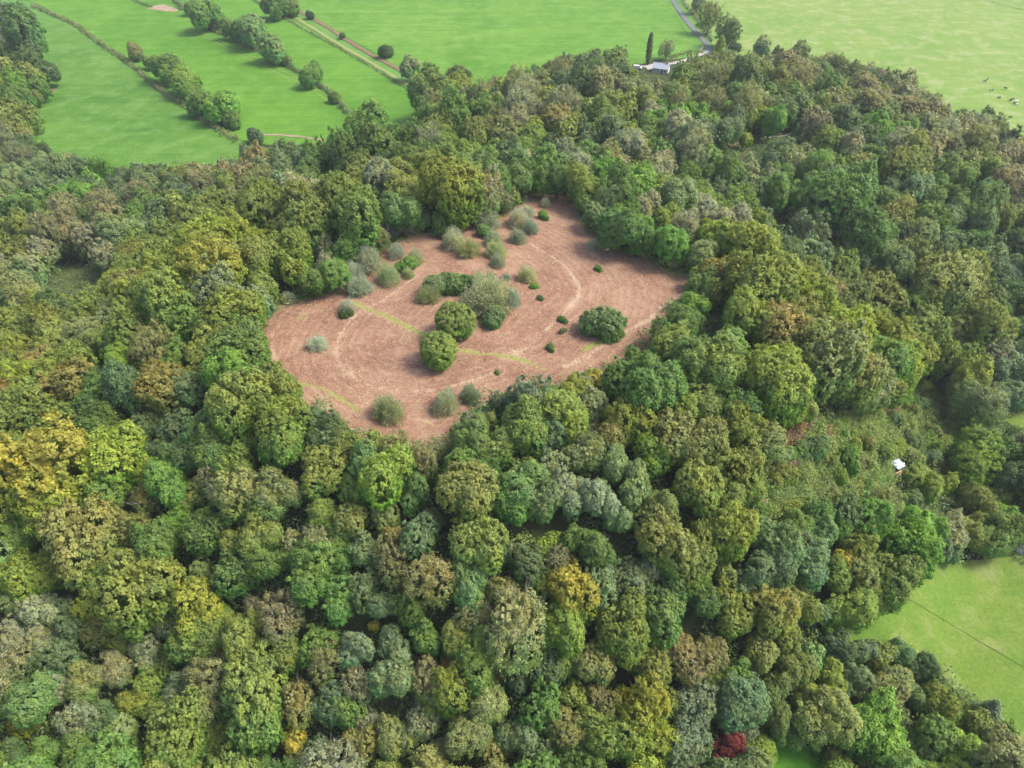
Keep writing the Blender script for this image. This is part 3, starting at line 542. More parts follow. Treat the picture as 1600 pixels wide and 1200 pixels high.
# ------------------------------------------------------------------ trees from the photograph
RAW = """30 34 70 grbg A;78 111 30 dg O;44 115 45 ol;24 128 40 br;30 150 40 gr;37 178 36 ol;14 196 40 ol;108 238 24 pk D;38 215 30 ta;17 243 36 pkdg;70 242 30 dg;50 260 32 grgy;145 279 42 br O;192 272 45 bgdg;246 268 40 bg;287 256 30 ol;20 280 36 grgy;98 270 44 bg;84 307 45 gr;165 312 46 tapk D;226 314 55 gr O;145 332 46 gr;277 302 50 bgdg;100 342 45 pkta D;37 352 36 gr;95 364 40 ol;192 360 70 grgy O;10 315 40 olgy;62 392 46 gy A;12 380 40 ol
408 238 40 yeol B;368 242 36 bg;320 272 36 pkol B;371 269 40 pkor B;440 258 50 bg;482 275 55 grdg O;500 232 24 dg O;400 289 55 taol B;337 316 60 ol B;314 343 80 ol B;398 339 60 grol B;480 316 80 ol B;455 357 60 ol;500 380 36 gy D;395 377 50 yg B;287 377 70 olgr B
641 98 36 gygr O;675 127 80 grol O;715 120 60 olgr O;729 144 50 yg B;766 148 36 ta D;803 144 50 olpk;810 120 45 gr;838 113 30 gr;857 114 28 or O;884 100 36 dgpk O;918 92 60 bgdg O;918 124 60 dg O;968 92 50 grol O;870 132 46 bgdg O;882 154 55 gypk D;837 160 30 dg;962 130 50 gyol;1000 150 60 ol;935 174 55 olgr;1058 177 50 br;1016 205 55 gr;685 194 55 olyg B;570 184 66 brgr O;590 218 80 gr A;540 236 60 gr A;705 174 60 gr;672 211 50 gyta D;732 235 50 gryg;793 235 55 bggr;739 208 50 ol;786 204 50 taol;834 211 50 olbr;871 184 50 orta B;813 188 44 gy D;982 211 40 yg;918 218 40 bg;955 235 50 ta D;1019 238 30 gy S;1056 252 36 gypk S;972 255 45 gy;847 262 32 grbr;905 285 46 br O;871 285 36 gybg S;932 285 30 orgy;965 302 30 orpk;905 265 36 gr;807 272 60 grbg O;732 269 60 gr O;763 292 55 pk D;699 285 90 ygol B;641 289 50 ol;638 245 60 grol B;560 258 80 olgr B;604 262 50 gr B;557 326 85 olgr B;628 322 66 grbg O;722 343 46 br O;763 322 36 gr;793 309 46 ol;648 356 28 gyta S;591 363 38 ta D;689 343 30 gr;824 299 36 gr;834 282 30 gy
911 319 36 gr O;935 333 46 grgy O;986 362 66 gr O;959 387 36 brgr O;996 316 46 grgy;1040 333 50 gryg O;1040 373 36 gy S;1002 292 46 gr
1112 16 38 taol D;1092 -2 24 dggy D;1190 68 32 grgy O;1214 80 20 dg O;1249 78 36 dgol O;1171 107 90 dgol O;1229 103 50 pkol B;1104 113 50 ol;1219 123 60 ol O;1276 113 50 bgol;1330 103 50 oldg O;1357 107 30 pk D;1384 117 50 dg;1418 134 50 gyol;1448 144 44 ol B;1350 137 55 pkta B;1296 140 55 gr;1148 140 55 gr;1158 164 50 ta D;1208 181 48 br O;1242 167 40 grgy;1268 179 36 gryg O;1364 164 60 pkol B;1327 161 40 ta;1320 184 55 bg;1380 177 55 olbg;1424 171 60 pkta B;1121 204 60 bg O;1077 215 60 bg O;1165 204 40 yg O;1290 218 50 olbr B;1347 211 50 bg;1256 235 40 olgy;1391 228 30 br O;1364 238 46 gr;1418 218 40 gypk;1458 218 50 taol;1486 174 20 dg O;1510 182 36 dggy O;1543 194 50 olbg B;1533 221 40 gy D;1573 218 50 dg;1485 225 50 ta;1435 252 50 ol;1468 262 40 grbg;1506 269 45 grol;1573 279 50 pk B;1590 306 40 pk B;1306 259 40 gr;1283 262 24 pk S;1344 255 44 olta;1323 286 44 gr;1262 262 40 bg;1225 269 50 gr;1171 255 50 gyol;1205 292 60 gr O;1080 265 45 gr;1124 265 50 gr;1094 296 50 gr O;1171 296 50 bg A;1074 323 50 grgy;1151 326 60 gryg B;1121 306 55 bg A;1313 306 90 gr B;1391 296 40 bgdg;1431 292 55 bg;1458 306 50 olgr;1411 316 45 ol;1536 299 45 bg;1509 319 50 gr;1482 296 40 gr;1492 343 46 bg;1249 326 45 bggy A;1279 360 44 olgr;1340 346 80 gr B;1394 336 60 olta B;1431 360 60 bgol;1482 377 50 bg;1539 350 50 bggr;1566 339 50 ol;1586 373 50 dg
1263 399 80 bg A;1307 402 50 olgr B;1120 425 40 oryg B;1117 459 40 ol;1317 465 66 dgol B;1298 469 28 pkor B;1373 469 70 ol B;1430 485 60 brgr B;1437 525 70 olgr B;1470 452 90 olta B;1507 492 55 ol B;1223 512 70 or B;1287 529 70 olta B;1313 512 66 yg B;1347 509 50 ol B;1387 519 50 olyg B;1300 569 90 taol B;1333 585 80 taol B;1383 569 80 gr B;1237 572 46 yg B;1210 605 85 olyg B;1120 572 90 olgr O;1380 609 60 ol B;1500 569 50 gryg A;1557 562 50 gybg A;1573 515 50 bgbr O;1507 415 45 bg;1533 425 50 dgol;1570 439 50 bg;1467 392 45 dg;1483 365 45 gr;1580 585 60 bg;1400 405 80 bgol O;1333 402 60 dg O;1383 412 50 olta;1407 362 50 bg;1450 425 50 olyg
1177 382 80 ygol B;1203 449 85 olyg B
1043 413 56 olyg O;1050 496 60 gr O;1088 476 46 br O;1100 444 50 grol O;1143 415 24 gy S;1039 372 32 gy D;1088 387 64 grgy O;870 602 90 olyg O;913 579 36 yeol B;795 602 36 gybg A;959 565 34 dg;1045 542 60 olgr O;1082 551 70 gr O;1117 577 70 ol O;1010 579 50 gr O;973 597 60 gr A;1045 602 60 gr O;1108 597 55 gryg O;1075 400 30 yg B
510 381 26 gy S;530 388 26 gr O;527 412 30 gr O;506 415 32 gy D;510 463 32 gybg S;496 439 45 grol O;462 418 46 ygol B;436 450 54 ol Y;407 476 50 bggy A;394 497 40 gr;400 548 60 grol B;445 367 55 gr B;482 336 80 ol B;404 391 45 ygbr O;571 661 38 bg A
34 457 50 olgy;20 512 56 ol;79 491 24 dg O;137 495 65 olyg B;147 525 60 olgy B;212 461 60 orta B;167 454 34 yg;256 433 60 ygol B;325 426 80 yeol B;266 478 80 olgr B;321 464 55 dg O;372 488 70 ygol B;273 508 60 gr;212 508 60 br O;331 515 50 olgr O;314 543 50 ol O;191 553 50 bryg A;236 553 60 taor D;369 546 80 grol B;266 567 50 gr;345 567 50 br O;130 553 50 ol;65 573 50 orta B;109 607 75 orol B;41 601 50 yg A;20 621 50 or B;38 652 80 olgr B;253 604 65 orol B;208 618 28 ye B;297 611 50 bg A;372 621 85 ol B;420 601 50 bggr A;454 642 80 ygol B;437 683 85 gryg O;499 642 50 bg A;509 689 60 dgbg O;154 659 70 grdg O;188 710 85 yg B;225 665 50 dgbg O;280 672 50 bg A;314 665 50 grbg O;321 700 70 grol O;376 730 70 grol O;434 768 75 taol O;266 758 70 grbr O;154 772 75 brbg O;61 741 120 yeol B;191 761 34 ta D;297 775 45 ol O;355 768 45 pkta D
92 806 90 yg O;34 826 60 gryg;123 854 100 orol B;191 830 55 taol B;222 823 50 olor B;284 826 50 br O;325 830 60 grol B;410 833 70 ol O;161 888 60 gryg;79 895 60 yggr;34 901 60 yggr;222 922 100 ol B;184 881 60 gr;314 901 50 grta O;369 895 60 grbg A;427 877 60 gr;485 895 75 gr O;496 847 50 ta B;534 836 50 grol;311 953 75 ygye B;263 977 45 gybg A;441 963 60 pk D;62 959 55 gyta O;17 939 50 grgy O;20 990 45 pkgy O;62 1000 45 tagy O;161 987 45 orgr B;137 956 40 yg A;113 983 45 bg A;304 1007 80 grol O;342 983 60 ol O;403 1065 90 ol B;342 1038 50 ta O;393 1117 90 grol B;496 1004 50 gr;506 1041 50 taor D;137 1059 60 taol O;185 1048 50 tagy O;17 1038 50 gyta D;75 1028 30 ol;99 1076 50 gyta O;212 1100 50 ygol O;232 1069 46 gryg;287 1076 55 gygr O;55 1093 80 grbg O;130 1127 55 gyta D;167 1120 50 bggr O;277 1137 90 olgr B;31 1130 34 ye A;120 1172 55 gr O;185 1168 60 grgy O;461 1158 42 ye A;410 1178 40 gr;472 1185 38 ta D;520 1100 55 bg B;349 1151 50 olgr;240 1180 60 ol;330 1190 60 gr;20 1180 50 dg
746 653 80 grbg O;810 642 90 grol O;732 696 60 olgr O;773 703 60 olgr O;618 693 90 yggr B;665 713 50 tapk D;550 686 50 ol B;570 723 60 grbg O;608 747 50 grbg O;611 774 28 gy A;550 764 50 gr O;648 764 50 dggr O;719 727 50 gr;726 771 85 olta B;817 754 70 grbg O;840 781 60 grgy O;743 848 75 ygta B;800 791 56 gr;884 771 60 gybg O;935 784 60 gybg O;861 730 45 gygr;851 686 55 dgbg O;888 666 50 ygol;928 636 50 gyol;986 659 60 ygol B;962 680 60 orol O;911 713 60 taol O;1019 713 50 bryg B;868 640 50 gr;1053 686 70 taol B;992 764 60 grgy O;1036 791 60 olbg O;550 818 50 olta;598 808 45 tayg O;621 838 40 orol O;570 862 50 bg A;608 882 50 tapk D;675 902 65 orpk D;655 838 50 bg A;732 906 66 bggr O;537 872 45 gr;783 923 50 taol D;824 879 50 bg A;857 852 34 ygbr B;878 879 38 pkta D;786 865 32 gy A;935 862 66 grdg O;942 916 62 bg A;894 919 70 yeol B;980 904 50 bg A;1036 845 80 olta B;1002 899 60 gygr O;867 973 80 gryg O;969 973 75 olyg B;1056 906 60 grbg
965 1000 70 olyg B;1019 1038 60 ygta B;928 1038 60 taol B;888 1031 50 olgr;851 1106 60 gr;884 1139 60 taol B;935 1099 50 orta B;945 1146 70 olgr B;1002 1106 80 ygye B;1019 1156 70 yg B;1058 1011 48 orpk B;766 1096 70 taol O;810 1065 34 bg;807 1146 58 bg O;776 1166 38 orol B;732 1139 64 taol O;658 1126 50 gyta D;675 1094 40 yggr;621 1052 70 bgta O;672 1065 50 pkta D;564 1072 50 pkgy D;560 1011 50 bggy O;611 1004 50 bg O;584 977 18 ye A;665 998 50 gr A;746 1021 75 grol O;699 1035 22 ye B;716 988 55 ol;749 964 50 tapk;621 1153 55 tagr O;577 1129 38 gypk D;543 1106 50 gr;560 1166 50 orgr;844 1183 50 bg A;901 1180 60 gr B
1080 882 70 ol B;1094 930 66 dggr O;1205 886 70 bg O;1161 899 22 or B;1161 918 44 bg A;1205 953 75 olor B;1141 960 60 ol B;1249 946 50 ol B;1320 876 34 ye B;1310 902 50 gryg O;1263 882 60 bg O;1391 896 70 olgr B;1347 896 50 olta B;1080 1041 55 orpk B;1114 1021 45 taor B;1188 1024 50 olta B;1158 1054 48 brbg O;1121 1075 40 ol B;1229 997 40 ol;1269 1021 40 bgbr O;1296 987 30 br O;1310 1011 45 bg A;1259 1095 50 olyg O;1212 1068 50 oldg O;1283 1122 80 olta O;1296 1054 45 ygol O;1337 1061 50 bg O;1381 1088 60 taol B;1431 1088 45 bggr O;1465 1095 45 ygol B;1441 1041 45 dg O;1381 1021 40 ol;1370 1149 88 br O;1425 1166 45 gr;1505 1172 60 bryg O;1566 1156 50 gyol;1455 1149 60 gr;1529 1122 38 ol;1154 1105 90 bgdg O;1158 1142 38 gybg A;1072 1156 74 bggy B;1333 1109 22 br O;1230 1150 40 gr
1240 605 50 ol B;1335 605 60 ta B;1157 671 60 olyg B;1186 691 60 taol B;1157 735 60 ol B;1169 769 46 ol B;1100 640 60 ol B;1100 700 70 olta B;1090 760 70 ol B;1238 821 50 gr O;1272 829 50 bggr O;1324 801 50 bggr A;1358 812 54 br A;1318 821 44 brgr O;1206 849 75 bggr O;1255 864 60 bg O;1381 789 50 taol D;1439 829 58 br O;1445 755 56 gryg O;1436 740 22 yg B;1542 757 28 bryg A;1528 786 50 ol O;1565 778 38 olyg;1577 812 48 br O;1522 838 50 ol O;1485 835 50 tagy O;1494 867 38 bg;1542 849 46 grol;1465 703 26 bryg A;1571 711 50 dgbr;1588 749 60 dg;1542 691 50 dgbg;1534 634 56 gygr D;1514 591 60 ygol A;1586 591 50 gybg;1281 809 50 gr;1313 744 22 bryg A;1060 640 60 grol O;1066 560 50 gr O;1150 640 60 gr B"""
SPECIAL = """oak_tree|O|320|22|56|grbr|round grey green oak in the middle pasture hedge, nearest the top edge
hawthorn_bush|O|348|36|26|olgr|small olive bush squeezed between two trees in the middle hedge
ash_tree|A|390|46|60|brgy|pale grey green tree in the middle pasture hedge, airy crown
ash_tree|A|424|72|56|brgy|round airy tree in middle hedge just right of the pale one
ash_tree|A|488|117|44|grbr|lone small tree at the lower end of the middle pasture hedge
oak_tree|O|426|7|50|gr|dark tree at the top edge on the stony track hedge
ash_tree|A|455|8|36|grol|olive tree at the top edge right of the dark track tree
hawthorn_bush|O|483|22|17|dg|small round dark bush on the stony track bank
hawthorn_bush|O|534|55|12|dg|tiny dark bush beside the stony track above the long pasture
oak_tree|O|601|79|26|dg|lone small dark oak standing in the bright pasture by the track
ash_tree|D|212|80|32|taol|thin brown tree standing highest on the left pasture hedge
oak_tree|O|258|103|62|gr|broad dark green oak on the left hedge, joined to a paler one
oak_tree|A|287|124|60|bryg|pale bright green tree leaning against the dark hedge oak
ash_tree|O|313|160|52|gr|dark blue green tree of the lower hedge pair
ash_tree|A|346|165|64|br|pale feathery tree of the lower hedge pair, overhanging the pasture
hawthorn_bush|O|397|210|32|bgdg|dark bush where the left hedge meets the wood
poplar_tree|P|1015|76|8|dg|narrow dark columnar tree standing behind the white cottage
birch_tree|D|1042|74|20|tagy|thin bare leaning tree right of the dark columnar tree
ash_tree|A|1140|48|36|brgy|airy grey green tree rising behind the yellow tipped conifer
golden_conifer|C|1126|71|20|ygbr|bright green conifer with yellow top at the lane end
holly_bush|O|1146|73|20|dg|dark bush right of the yellow tipped conifer
round_oak|R|711|501|60|olgr|round dense dark olive tree standing higher of the clearing's pair
round_oak|R|685|547|58|grol|round dense green tree standing lower of the clearing's pair
willow_bush|W|940|505|60|bggr|wide round blue green bush alone in the clearing's right half
willow_bush|W|772|497|38|bg|dense blue green bush at the foot of the central thicket
hawthorn_shrub|S|763|462|60|gyol|widest grey shrub in the middle of the central thicket
hawthorn_shrub|S|740|474|42|tagy|brownish grey shrub at the thicket's left front
hawthorn_shrub|S|798|466|30|gybg|pale grey shrub on the thicket's right end
willow_bush|W|717|442|38|grbg|green bush in the thicket's rear row, second from left
willow_bush|W|738|443|36|dggr|darkest bush in the thicket's rear row
hawthorn_shrub|S|758|446|42|tagr|tan green shrub closing the thicket's rear row
willow_bush|W|698|441|38|grbg|blue green bush in the thicket's rear row
willow_bush|W|678|443|42|bg|dark blue green bush at the thicket's far left end
hawthorn_shrub|S|670|460|30|taol|olive brown shrub at the front left corner of the thicket
hawthorn_shrub|S|811|342|32|gy|broad grey shrub under the clearing's top corner
hawthorn_shrub|S|829|355|24|gybg|grey shrub lying right below the broad top corner shrub
hawthorn_shrub|S|825|331|18|gy|small grey shrub behind the broad top corner shrub
hawthorn_shrub|S|809|370|24|gybg|compact grey green shrub below the top corner group
hawthorn_shrub|W|850|337|17|br|small bright green bush near the clearing's top edge
hawthorn_shrub|S|852|317|16|gy|small grey shrub nearest the clearing's top edge
hawthorn_shrub|S|762|346|32|gyta|tall grey shrub at the wood edge left of the top corner
willow_bush|W|760|362|26|gr|green bush at the foot of a tall grey shrub
hawthorn_shrub|S|772|374|26|gyol|upper grey shrub of the tall stacked pair
hawthorn_shrub|S|775|391|28|olgy|middle shrub of the tall stacked group, olive grey
hawthorn_shrub|S|778|408|22|gybg|lowest grey green shrub of the tall stacked group
hawthorn_shrub|S|732|389|30|taol|tan grey shrub left of the tall stacked group
hawthorn_shrub|S|709|375|34|gybg|grey green shrub on the clearing's upper edge
willow_bush|W|694|364|26|dg|dark green bush at the upper edge beside a grey shrub
hawthorn_shrub|S|824|429|26|gyol|grey shrub near the clearing's centre with a bright green bush beside
willow_bush|W|835|446|13|br|tiny bright green bush touching a grey shrub at the centre
hawthorn_shrub|S|791|433|12|gydg|tiny dark grey shrub between the thicket and centre shrub
gorse_bush|W|845|465|11|dg|tiny dark bush right of the central thicket
gorse_bush|W|880|499|14|grdg|upper of two small dark bushes left of the round bush
gorse_bush|W|880|516|12|bgdg|lower of two small dark bushes left of the round bush
gorse_bush|W|861|543|15|gr|small green bush alone below the two dark bushes
hawthorn_shrub|S|929|382|18|gyta|upright thin grey shrub at the clearing's right bay
gorse_bush|W|936|419|13|gr|low green bush in the open right bay of the clearing
gorse_bush|W|778|582|10|grol|tiny green bush by the lower path
gorse_bush|W|816|590|10|dg|tiny dark bush at the lower wood edge
hawthorn_shrub|S|496|537|26|gy|pale grey bare shrub alone in the clearing's left end
hawthorn_shrub|S|542|480|24|gy|pale grey shrub beside the grass path's upper end
gorse_bush|W|541|489|20|dg|low dark bush beneath a pale grey shrub
hawthorn_shrub|S|561|447|33|gybg|round grey green shrub where the grass path enters
hawthorn_shrub|S|575|405|42|gyta|widest grey brown shrub on the clearing's upper left edge
hawthorn_shrub|S|552|423|28|gy|grey shrub between the widest one and the round one
hawthorn_shrub|S|607|430|33|olgy|round olive grey shrub in front of a green bush
willow_bush|W|633|414|30|grbr|bright green bush behind the round olive grey shrub
hawthorn_shrub|S|638|427|18|olgy|small olive shrub under the bright green bush
hawthorn_shrub|S|619|393|24|gypk|grey shrub behind the bright green bush, left side
hawthorn_shrub|S|649|402|26|tagy|tan grey shrub behind the bright green bush, right side
hawthorn_shrub|S|588|364|30|gy|grey shrub at the wood edge above the clearing's left bay
hawthorn_shrub|S|612|360|22|gy|slim grey shrub at the wood edge above the left bay
willow_bush|W|575|376|12|ye|small golden bush among the wood edge shrubs
hawthorn_shrub|S|606|639|42|olgy|large dark grey shrub near the clearing's bottom edge
hawthorn_shrub|S|696|628|38|gydg|dark grey shrub at the clearing's bottom, left of a smaller one
willow_bush|S|735|616|30|dggy|dark green grey shrub against the bottom wood edge
red_maple|M|1134|1166|58|rere|crimson leaved tree at the bottom edge of the wood
round_maple|R|1185|1176|54|ygbr|rounded yellow green tree beside the small lawn
spruce_tree|C|1549|1108|34|bggy|dark pointed conifer at the edge of the lower right pasture
spruce_tree|C|1401|1004|20|bggy|small grey pointed sapling at the lower pasture corner
hawthorn_bush|O|236|97|26|grol|small bush low on the left hedge between the thin brown tree and the oaks
ash_tree|A|302|142|38|bryg|yellow green middle tree linking the two hedge pairs
hawthorn_bush|O|364|186|34|gr|low bush right under the pale feathery hedge tree
hawthorn_bush|O|300|10|30|grol|low green bush at the top edge of the middle hedge
ash_tree|A|368|44|40|grbr|green tree in the middle hedge left of the pale grey green one
hawthorn_bush|O|448|92|22|olgr|small olive bush in the middle hedge below its tree row
hawthorn_bush|O|522|152|22|grdg|small green bush near the lower end of the middle hedge"""
NAMES = dict(Y='sycamore_tree', O='oak_tree', B='beech_tree', A='ash_tree', D='birch_tree', S='hawthorn_shrub', W='willow_bush')
HS = dict(Y=1.12, O=1.12, B=1.24, A=1.2, D=1.2)
def px_place(kind, u, v, wpx, hs):
    dep = 200.0; x = y = 0
    for _ in range(3):
        r = wpx*dep/FPX/2; x, y, dep = P(u, v, DIM[kind][1]*r/DIM[kind][0]*hs)
    return x, y, r
def default_kind(cc, wpx):
    a = cc[:2]
    if a in ('pk',) : return trng.choice('DDB')
    if a in ('ta', 'gy'): return trng.choice('DOBA')
    if a in ('ol', 'yg', 'or', 'ye'): return trng.choice('BBO')
    if a == 'bg': return trng.choice('OAY')
    return trng.choice('OYA')
RAWROWS = []
for it in RAW.replace('\n', ';').split(';'):
    q = it.split()
    if len(q) < 4: continue
    RAWROWS.append((float(q[0]), float(q[1]), float(q[2]), q[3], q[4] if len(q) > 4 else None))
for line in SPECIAL.strip().split('\n'):
    nm, k, u, v, wp, cc, label = line.split('|'); u, v, wp = float(u), float(v), float(wp)
    hs = {'P': 1.0, 'C': .8, 'S': 1.0, 'D': 1.15}.get(k, 1.0)
    if nm == 'spruce_tree': hs = .8
    if k == 'M': hs = 1.3
    if v < 215 and k in 'OAD' and u < 660: k = 'H'; hs = 1.0; wp *= .9
    x, y, r = px_place(k, u, v, wp, hs); o = place_tree(nm, k, x, y, r*(1.3 if k == 'S' else 1.12 if k == 'W' else 1.0), cc, hs)
    cat = nm.split('_')[-1]; cat = {'oak': 'tree', 'conifer': 'conifer', 'maple': 'maple tree'}.get(cat, cat)
    grp = {'S': 'shrubs in the bracken clearing', 'W': 'shrubs in the bracken clearing'}.get(k)
    tag(o, label, cat, grp); TREES.append(dict(x=x, y=y, r=r, u=u, v=v, k=k, cc=cc, o=o, sp=True))
OPEN0 = [(400, 525), (430, 478), (520, 462), (540, 430), (640, 372), (760, 345), (830, 305), (888, 298), (905, 345), (960, 400), (1015, 402), (1085, 418), (1065, 465), (1030, 510), (955, 565), (880, 585), (795, 605), (740, 625), (712, 655), (705, 690), (640, 685), (560, 672), (480, 620), (425, 575)]
def intrudes(k, x, y, r, hs):
    z = hz(x, y)+DIM[k][1]*r/DIM[k][0]*hs; u, v, dep = proj(x, y, z); w_ = r*FPX/dep
    return sum(inside((u+w_*.95*cos(a*.5236), v+w_*1.28*sin(a*.5236)), OPEN0) for a in range(12))
FIELDS0 = [(50, 25), (-10, -80), (1700, -80), (1700, 275), (1600, 218), (1545, 172), (1480, 172), (1440, 125), (1330, 92), (1240, 82), (1130, 80), (1040, 84), (970, 72), (880, 76), (830, 102), (755, 122), (655, 100), (665, 188), (600, 192), (540, 205), (500, 220), (380, 222), (365, 248), (290, 252), (180, 256), (55, 222), (48, 180), (88, 130)]
LOWER = [(1325, 975), (1425, 925), (1435, 886), (1590, 870), (1720, 880), (1720, 1330), (1640, 1200), (1580, 1130), (1500, 1080), (1440, 1010), (1350, 990)]; LOWC = P(1540, 1000)
GLADES = [F7, GL[0], GL[1], GL[2]]
def fields(k, x, y, r, hs, poly=FIELDS0):
    z = hz(x, y)+DIM[k][1]*r/DIM[k][0]*hs; u, v, dep = proj(x, y, z); w_ = r*FPX/dep
    return sum(inside((u+w_*.9*cos(a*.5236), v+w_*1.2*sin(a*.5236)), poly) for a in range(12))
for u, v, wp, cc, k in RAWROWS:
    k = k or default_kind(cc, wp); hs = HS.get(k, 1.0)*trng.uniform(.92, 1.1)
    x, y, r = px_place(k, u, v, wp, hs)
    for _ in range(13):
        if intrudes(k, x, y, r, hs) <= 0: break
        dx, dy = x+5, y-142; l = math.hypot(dx, dy) or 1; x += .7*dx/l; y += .7*dy/l; r *= .975
    r *= (1.08 if intrudes(k, x, y, r*1.1, hs) == 0 else 1.0) if v > 420 else .92
    if v < 300 and not (u < 110 and v < 225) and not (520 < u < 770) and not (1060 < u < 1262 and v < 82):
        for _ in range(12):
            if fields(k, x, y, r, hs) <= 1: break
            r *= .94; y -= 1.0
    if u > 1150 and v > 780:
        for _ in range(10):
            if fields(k, x, y, r, hs, LOWER) <= 1: break
            dx, dy = x-LOWC[0], y-LOWC[1]; l = math.hypot(dx, dy); x += .8*dx/l; y += .8*dy/l; r *= .97
    for gl_ in GLADES:
        for _ in range(5):
            if fields(k, x, y, r, hs, gl_) <= 2: break
            r *= .93
    TREES.append(dict(x=x, y=y, r=r, u=u, v=v, k=k, cc=cc, o=None, sp=False, hs=hs, raw=True))
# gaps in the canopy are filled with trees like their neighbours
SCRUBPX = [(1195, 700), (1250, 655), (1330, 640), (1400, 612), (1450, 590), (1500, 610), (1510, 680), (1480, 730), (1450, 770), (1425, 800), (1400, 770), (1350, 790), (1290, 800), (1240, 800), (1190, 835), (1160, 800), (1190, 760)]
OPEN = [[(400, 525), (430, 478), (520, 462), (540, 430), (640, 372), (760, 345), (830, 305), (888, 298), (905, 345), (960, 400), (1015, 402), (1085, 418), (1065, 465), (1030, 510), (955, 565), (880, 585), (795, 605), (740, 625), (712, 655), (705, 690), (640, 685), (560, 672), (480, 620), (425, 575)],
        [(50, 25), (-10, -80), (1700, -80), (1700, 275), (1600, 218), (1545, 172), (1480, 172), (1440, 125), (1330, 92), (1240, 82), (1130, 80), (1040, 90), (970, 76), (880, 82), (830, 102), (755, 125), (655, 100), (665, 188), (600, 192), (540, 205), (500, 220), (380, 222), (365, 248), (290, 252), (180, 256), (55, 222), (48, 180), (88, 130)],
        [(1325, 975), (1425, 925), (1435, 880), (1590, 870), (1720, 880), (1720, 1330), (1640, 1200), (1580, 1130), (1500, 1080), (1440, 1010), (1350, 990)],
        [(1195, 1140), (1225, 1150), (1300, 1200), (1300, 1290), (1205, 1290)], F7, SCRUBPX,
        [(975, 84), (1062, 84), (1066, 120), (1000, 126)], [(1575, 840), (1640, 835), (1640, 880), (1575, 872)]] + GL
def blocked(x, y, r, top):
    z = hz(x, y)
    for dx, h in ((0, top*1.05), (0, top*.6), (0, top*.2), (-r*.8, top*.6), (r*.8, top*.6)):
        u, v, _ = proj(x+dx, y, z+h)
        if any(inside((u, v), pl) for pl in OPEN): return True
    return False
CELL = {}
def cadd(t): CELL.setdefault((int(t['x']//10), int(t['y']//10)), []).append(t)
for t in TREES: cadd(t)
def near(x, y):
    a, b = int(x//10), int(y//10)
    for i in (-1, 0, 1):
        for j in (-1, 0, 1):
            yield from CELL.get((a+i, b+j), ())
frng = random.Random(5); nfill = 0; RAWT = [t for t in TREES if not t['sp']]
for (rlo, rhi, tries, gap) in ((3.9, 5.6, 14000, .64), (2.6, 3.9, 34000, .70), (1.7, 2.6, 22000, .74)):
    for _ in range(tries):
        y = 35+390*frng.random()**1.25; half = .78*(y*FWD[1]+115*.669)+6; x = frng.uniform(-half, half); r = frng.uniform(rlo, rhi)
        u, v, dep = proj(x, y, hz(x, y)+r*1.5)
        if not (-45 < u < 1645 and -20 < v < 1245): continue
        if (rhi < 5 and dep > 400) or (rhi < 3 and dep > 210): continue
        if any(math.hypot(x-t['x'], y-t['y']) < gap*(r+t['r']) for t in near(x, y)): continue
        if blocked(x, y, r, r*3.0): continue
        nb = sorted((t for t in RAWT), key=lambda t: (t['x']-x)**2+(t['y']-y)**2)[:3]
        s_ = frng.choice(nb); k = s_['k'] if s_['k'] not in 'S' else 'O'; cc = s_['cc']
        if frng.random() < .2: k = frng.choice('OAYD')
        if cc[:2] in ('ye', 're', 'or'): cc = 'olyg'
        hs = HS.get(k, 1.0)*frng.uniform(.88, 1.22)
        t = dict(x=x, y=y, r=r*1.05, u=u, v=v, k=k, cc=cc, o=None, sp=False, hs=hs); TREES.append(t); cadd(t); nfill += 1
# bushes standing out of the scrub on the steep slope
nb_ = 0
for _ in range(4000):
    u = frng.uniform(1150, 1520); v = frng.uniform(580, 850)
    if nb_ >= 75 or not inside((u, v), SCRUBPX) or math.hypot(u-1406, v-735) < 26: continue
    r = frng.choice((1.2, 1.6, 2.2, 2.9)); x, y, dep = P(u, v, r)
    if any(math.hypot(x-t['x'], y-t['y']) < .7*(r+t['r']) for t in near(x, y)): continue
    t = dict(x=x, y=y, r=r, u=u, v=v, k='W', cc=frng.choice(['gr', 'yggr', 'ol', 'grbr', 'bggr', 'olta', 'yg']), o=None, sp=False, hs=frng.uniform(.9, 1.5)); TREES.append(t); cadd(t); nb_ += 1
# the 295 of each kind that show largest stand as things of their own; the rest of the wood is one object
REST = []
for k in 'OYBADWS':
    L = sorted((t for t in TREES if t['k'] == k and not t['sp']), key=lambda t: -t['r']/proj(t['x'], t['y'], hz(t['x'], t['y']))[2])
    for i, t in enumerate(L):
        if i < 295: t['o'] = place_tree(NAMES[k], k, t['x'], t['y'], t['r']*(1.2 if k == 'S' else 1), t['cc'], min(t['hs'], 1.0) if k == 'S' else t['hs'])
        else: REST.append(t)
def rest_of_wood():
    V, T, TP, K = [], [], [], []
    for t in REST:
        co, tn, tp = trng.choice(LOD[t['k']]); s_ = t['r']/DIM[t['k']][0]; a = trng.uniform(0, 6.28); ca, sa = cos(a), sin(a)
        p = co.reshape(-1, 3)*np.array([s_, s_, s_*t['hs']]); q = np.stack([p[:, 0]*ca-p[:, 1]*sa+t['x'], p[:, 0]*sa+p[:, 1]*ca+t['y'], p[:, 2]+hz(t['x'], t['y'])-.1], 1)
        c = colour(t['cc']); j = trng.uniform(.88, 1.12); V.append(q); T.append(tn); TP.append(tp); K.append(np.tile([c[0]*j, c[1]*j, c[2]*j], (len(tn), 1)))
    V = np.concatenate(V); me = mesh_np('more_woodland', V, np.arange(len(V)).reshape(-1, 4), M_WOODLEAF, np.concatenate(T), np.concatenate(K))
    a = me.attributes.new('tip', 'FLOAT', 'FACE'); a.data.foreach_set('value', np.concatenate(TP)); return me
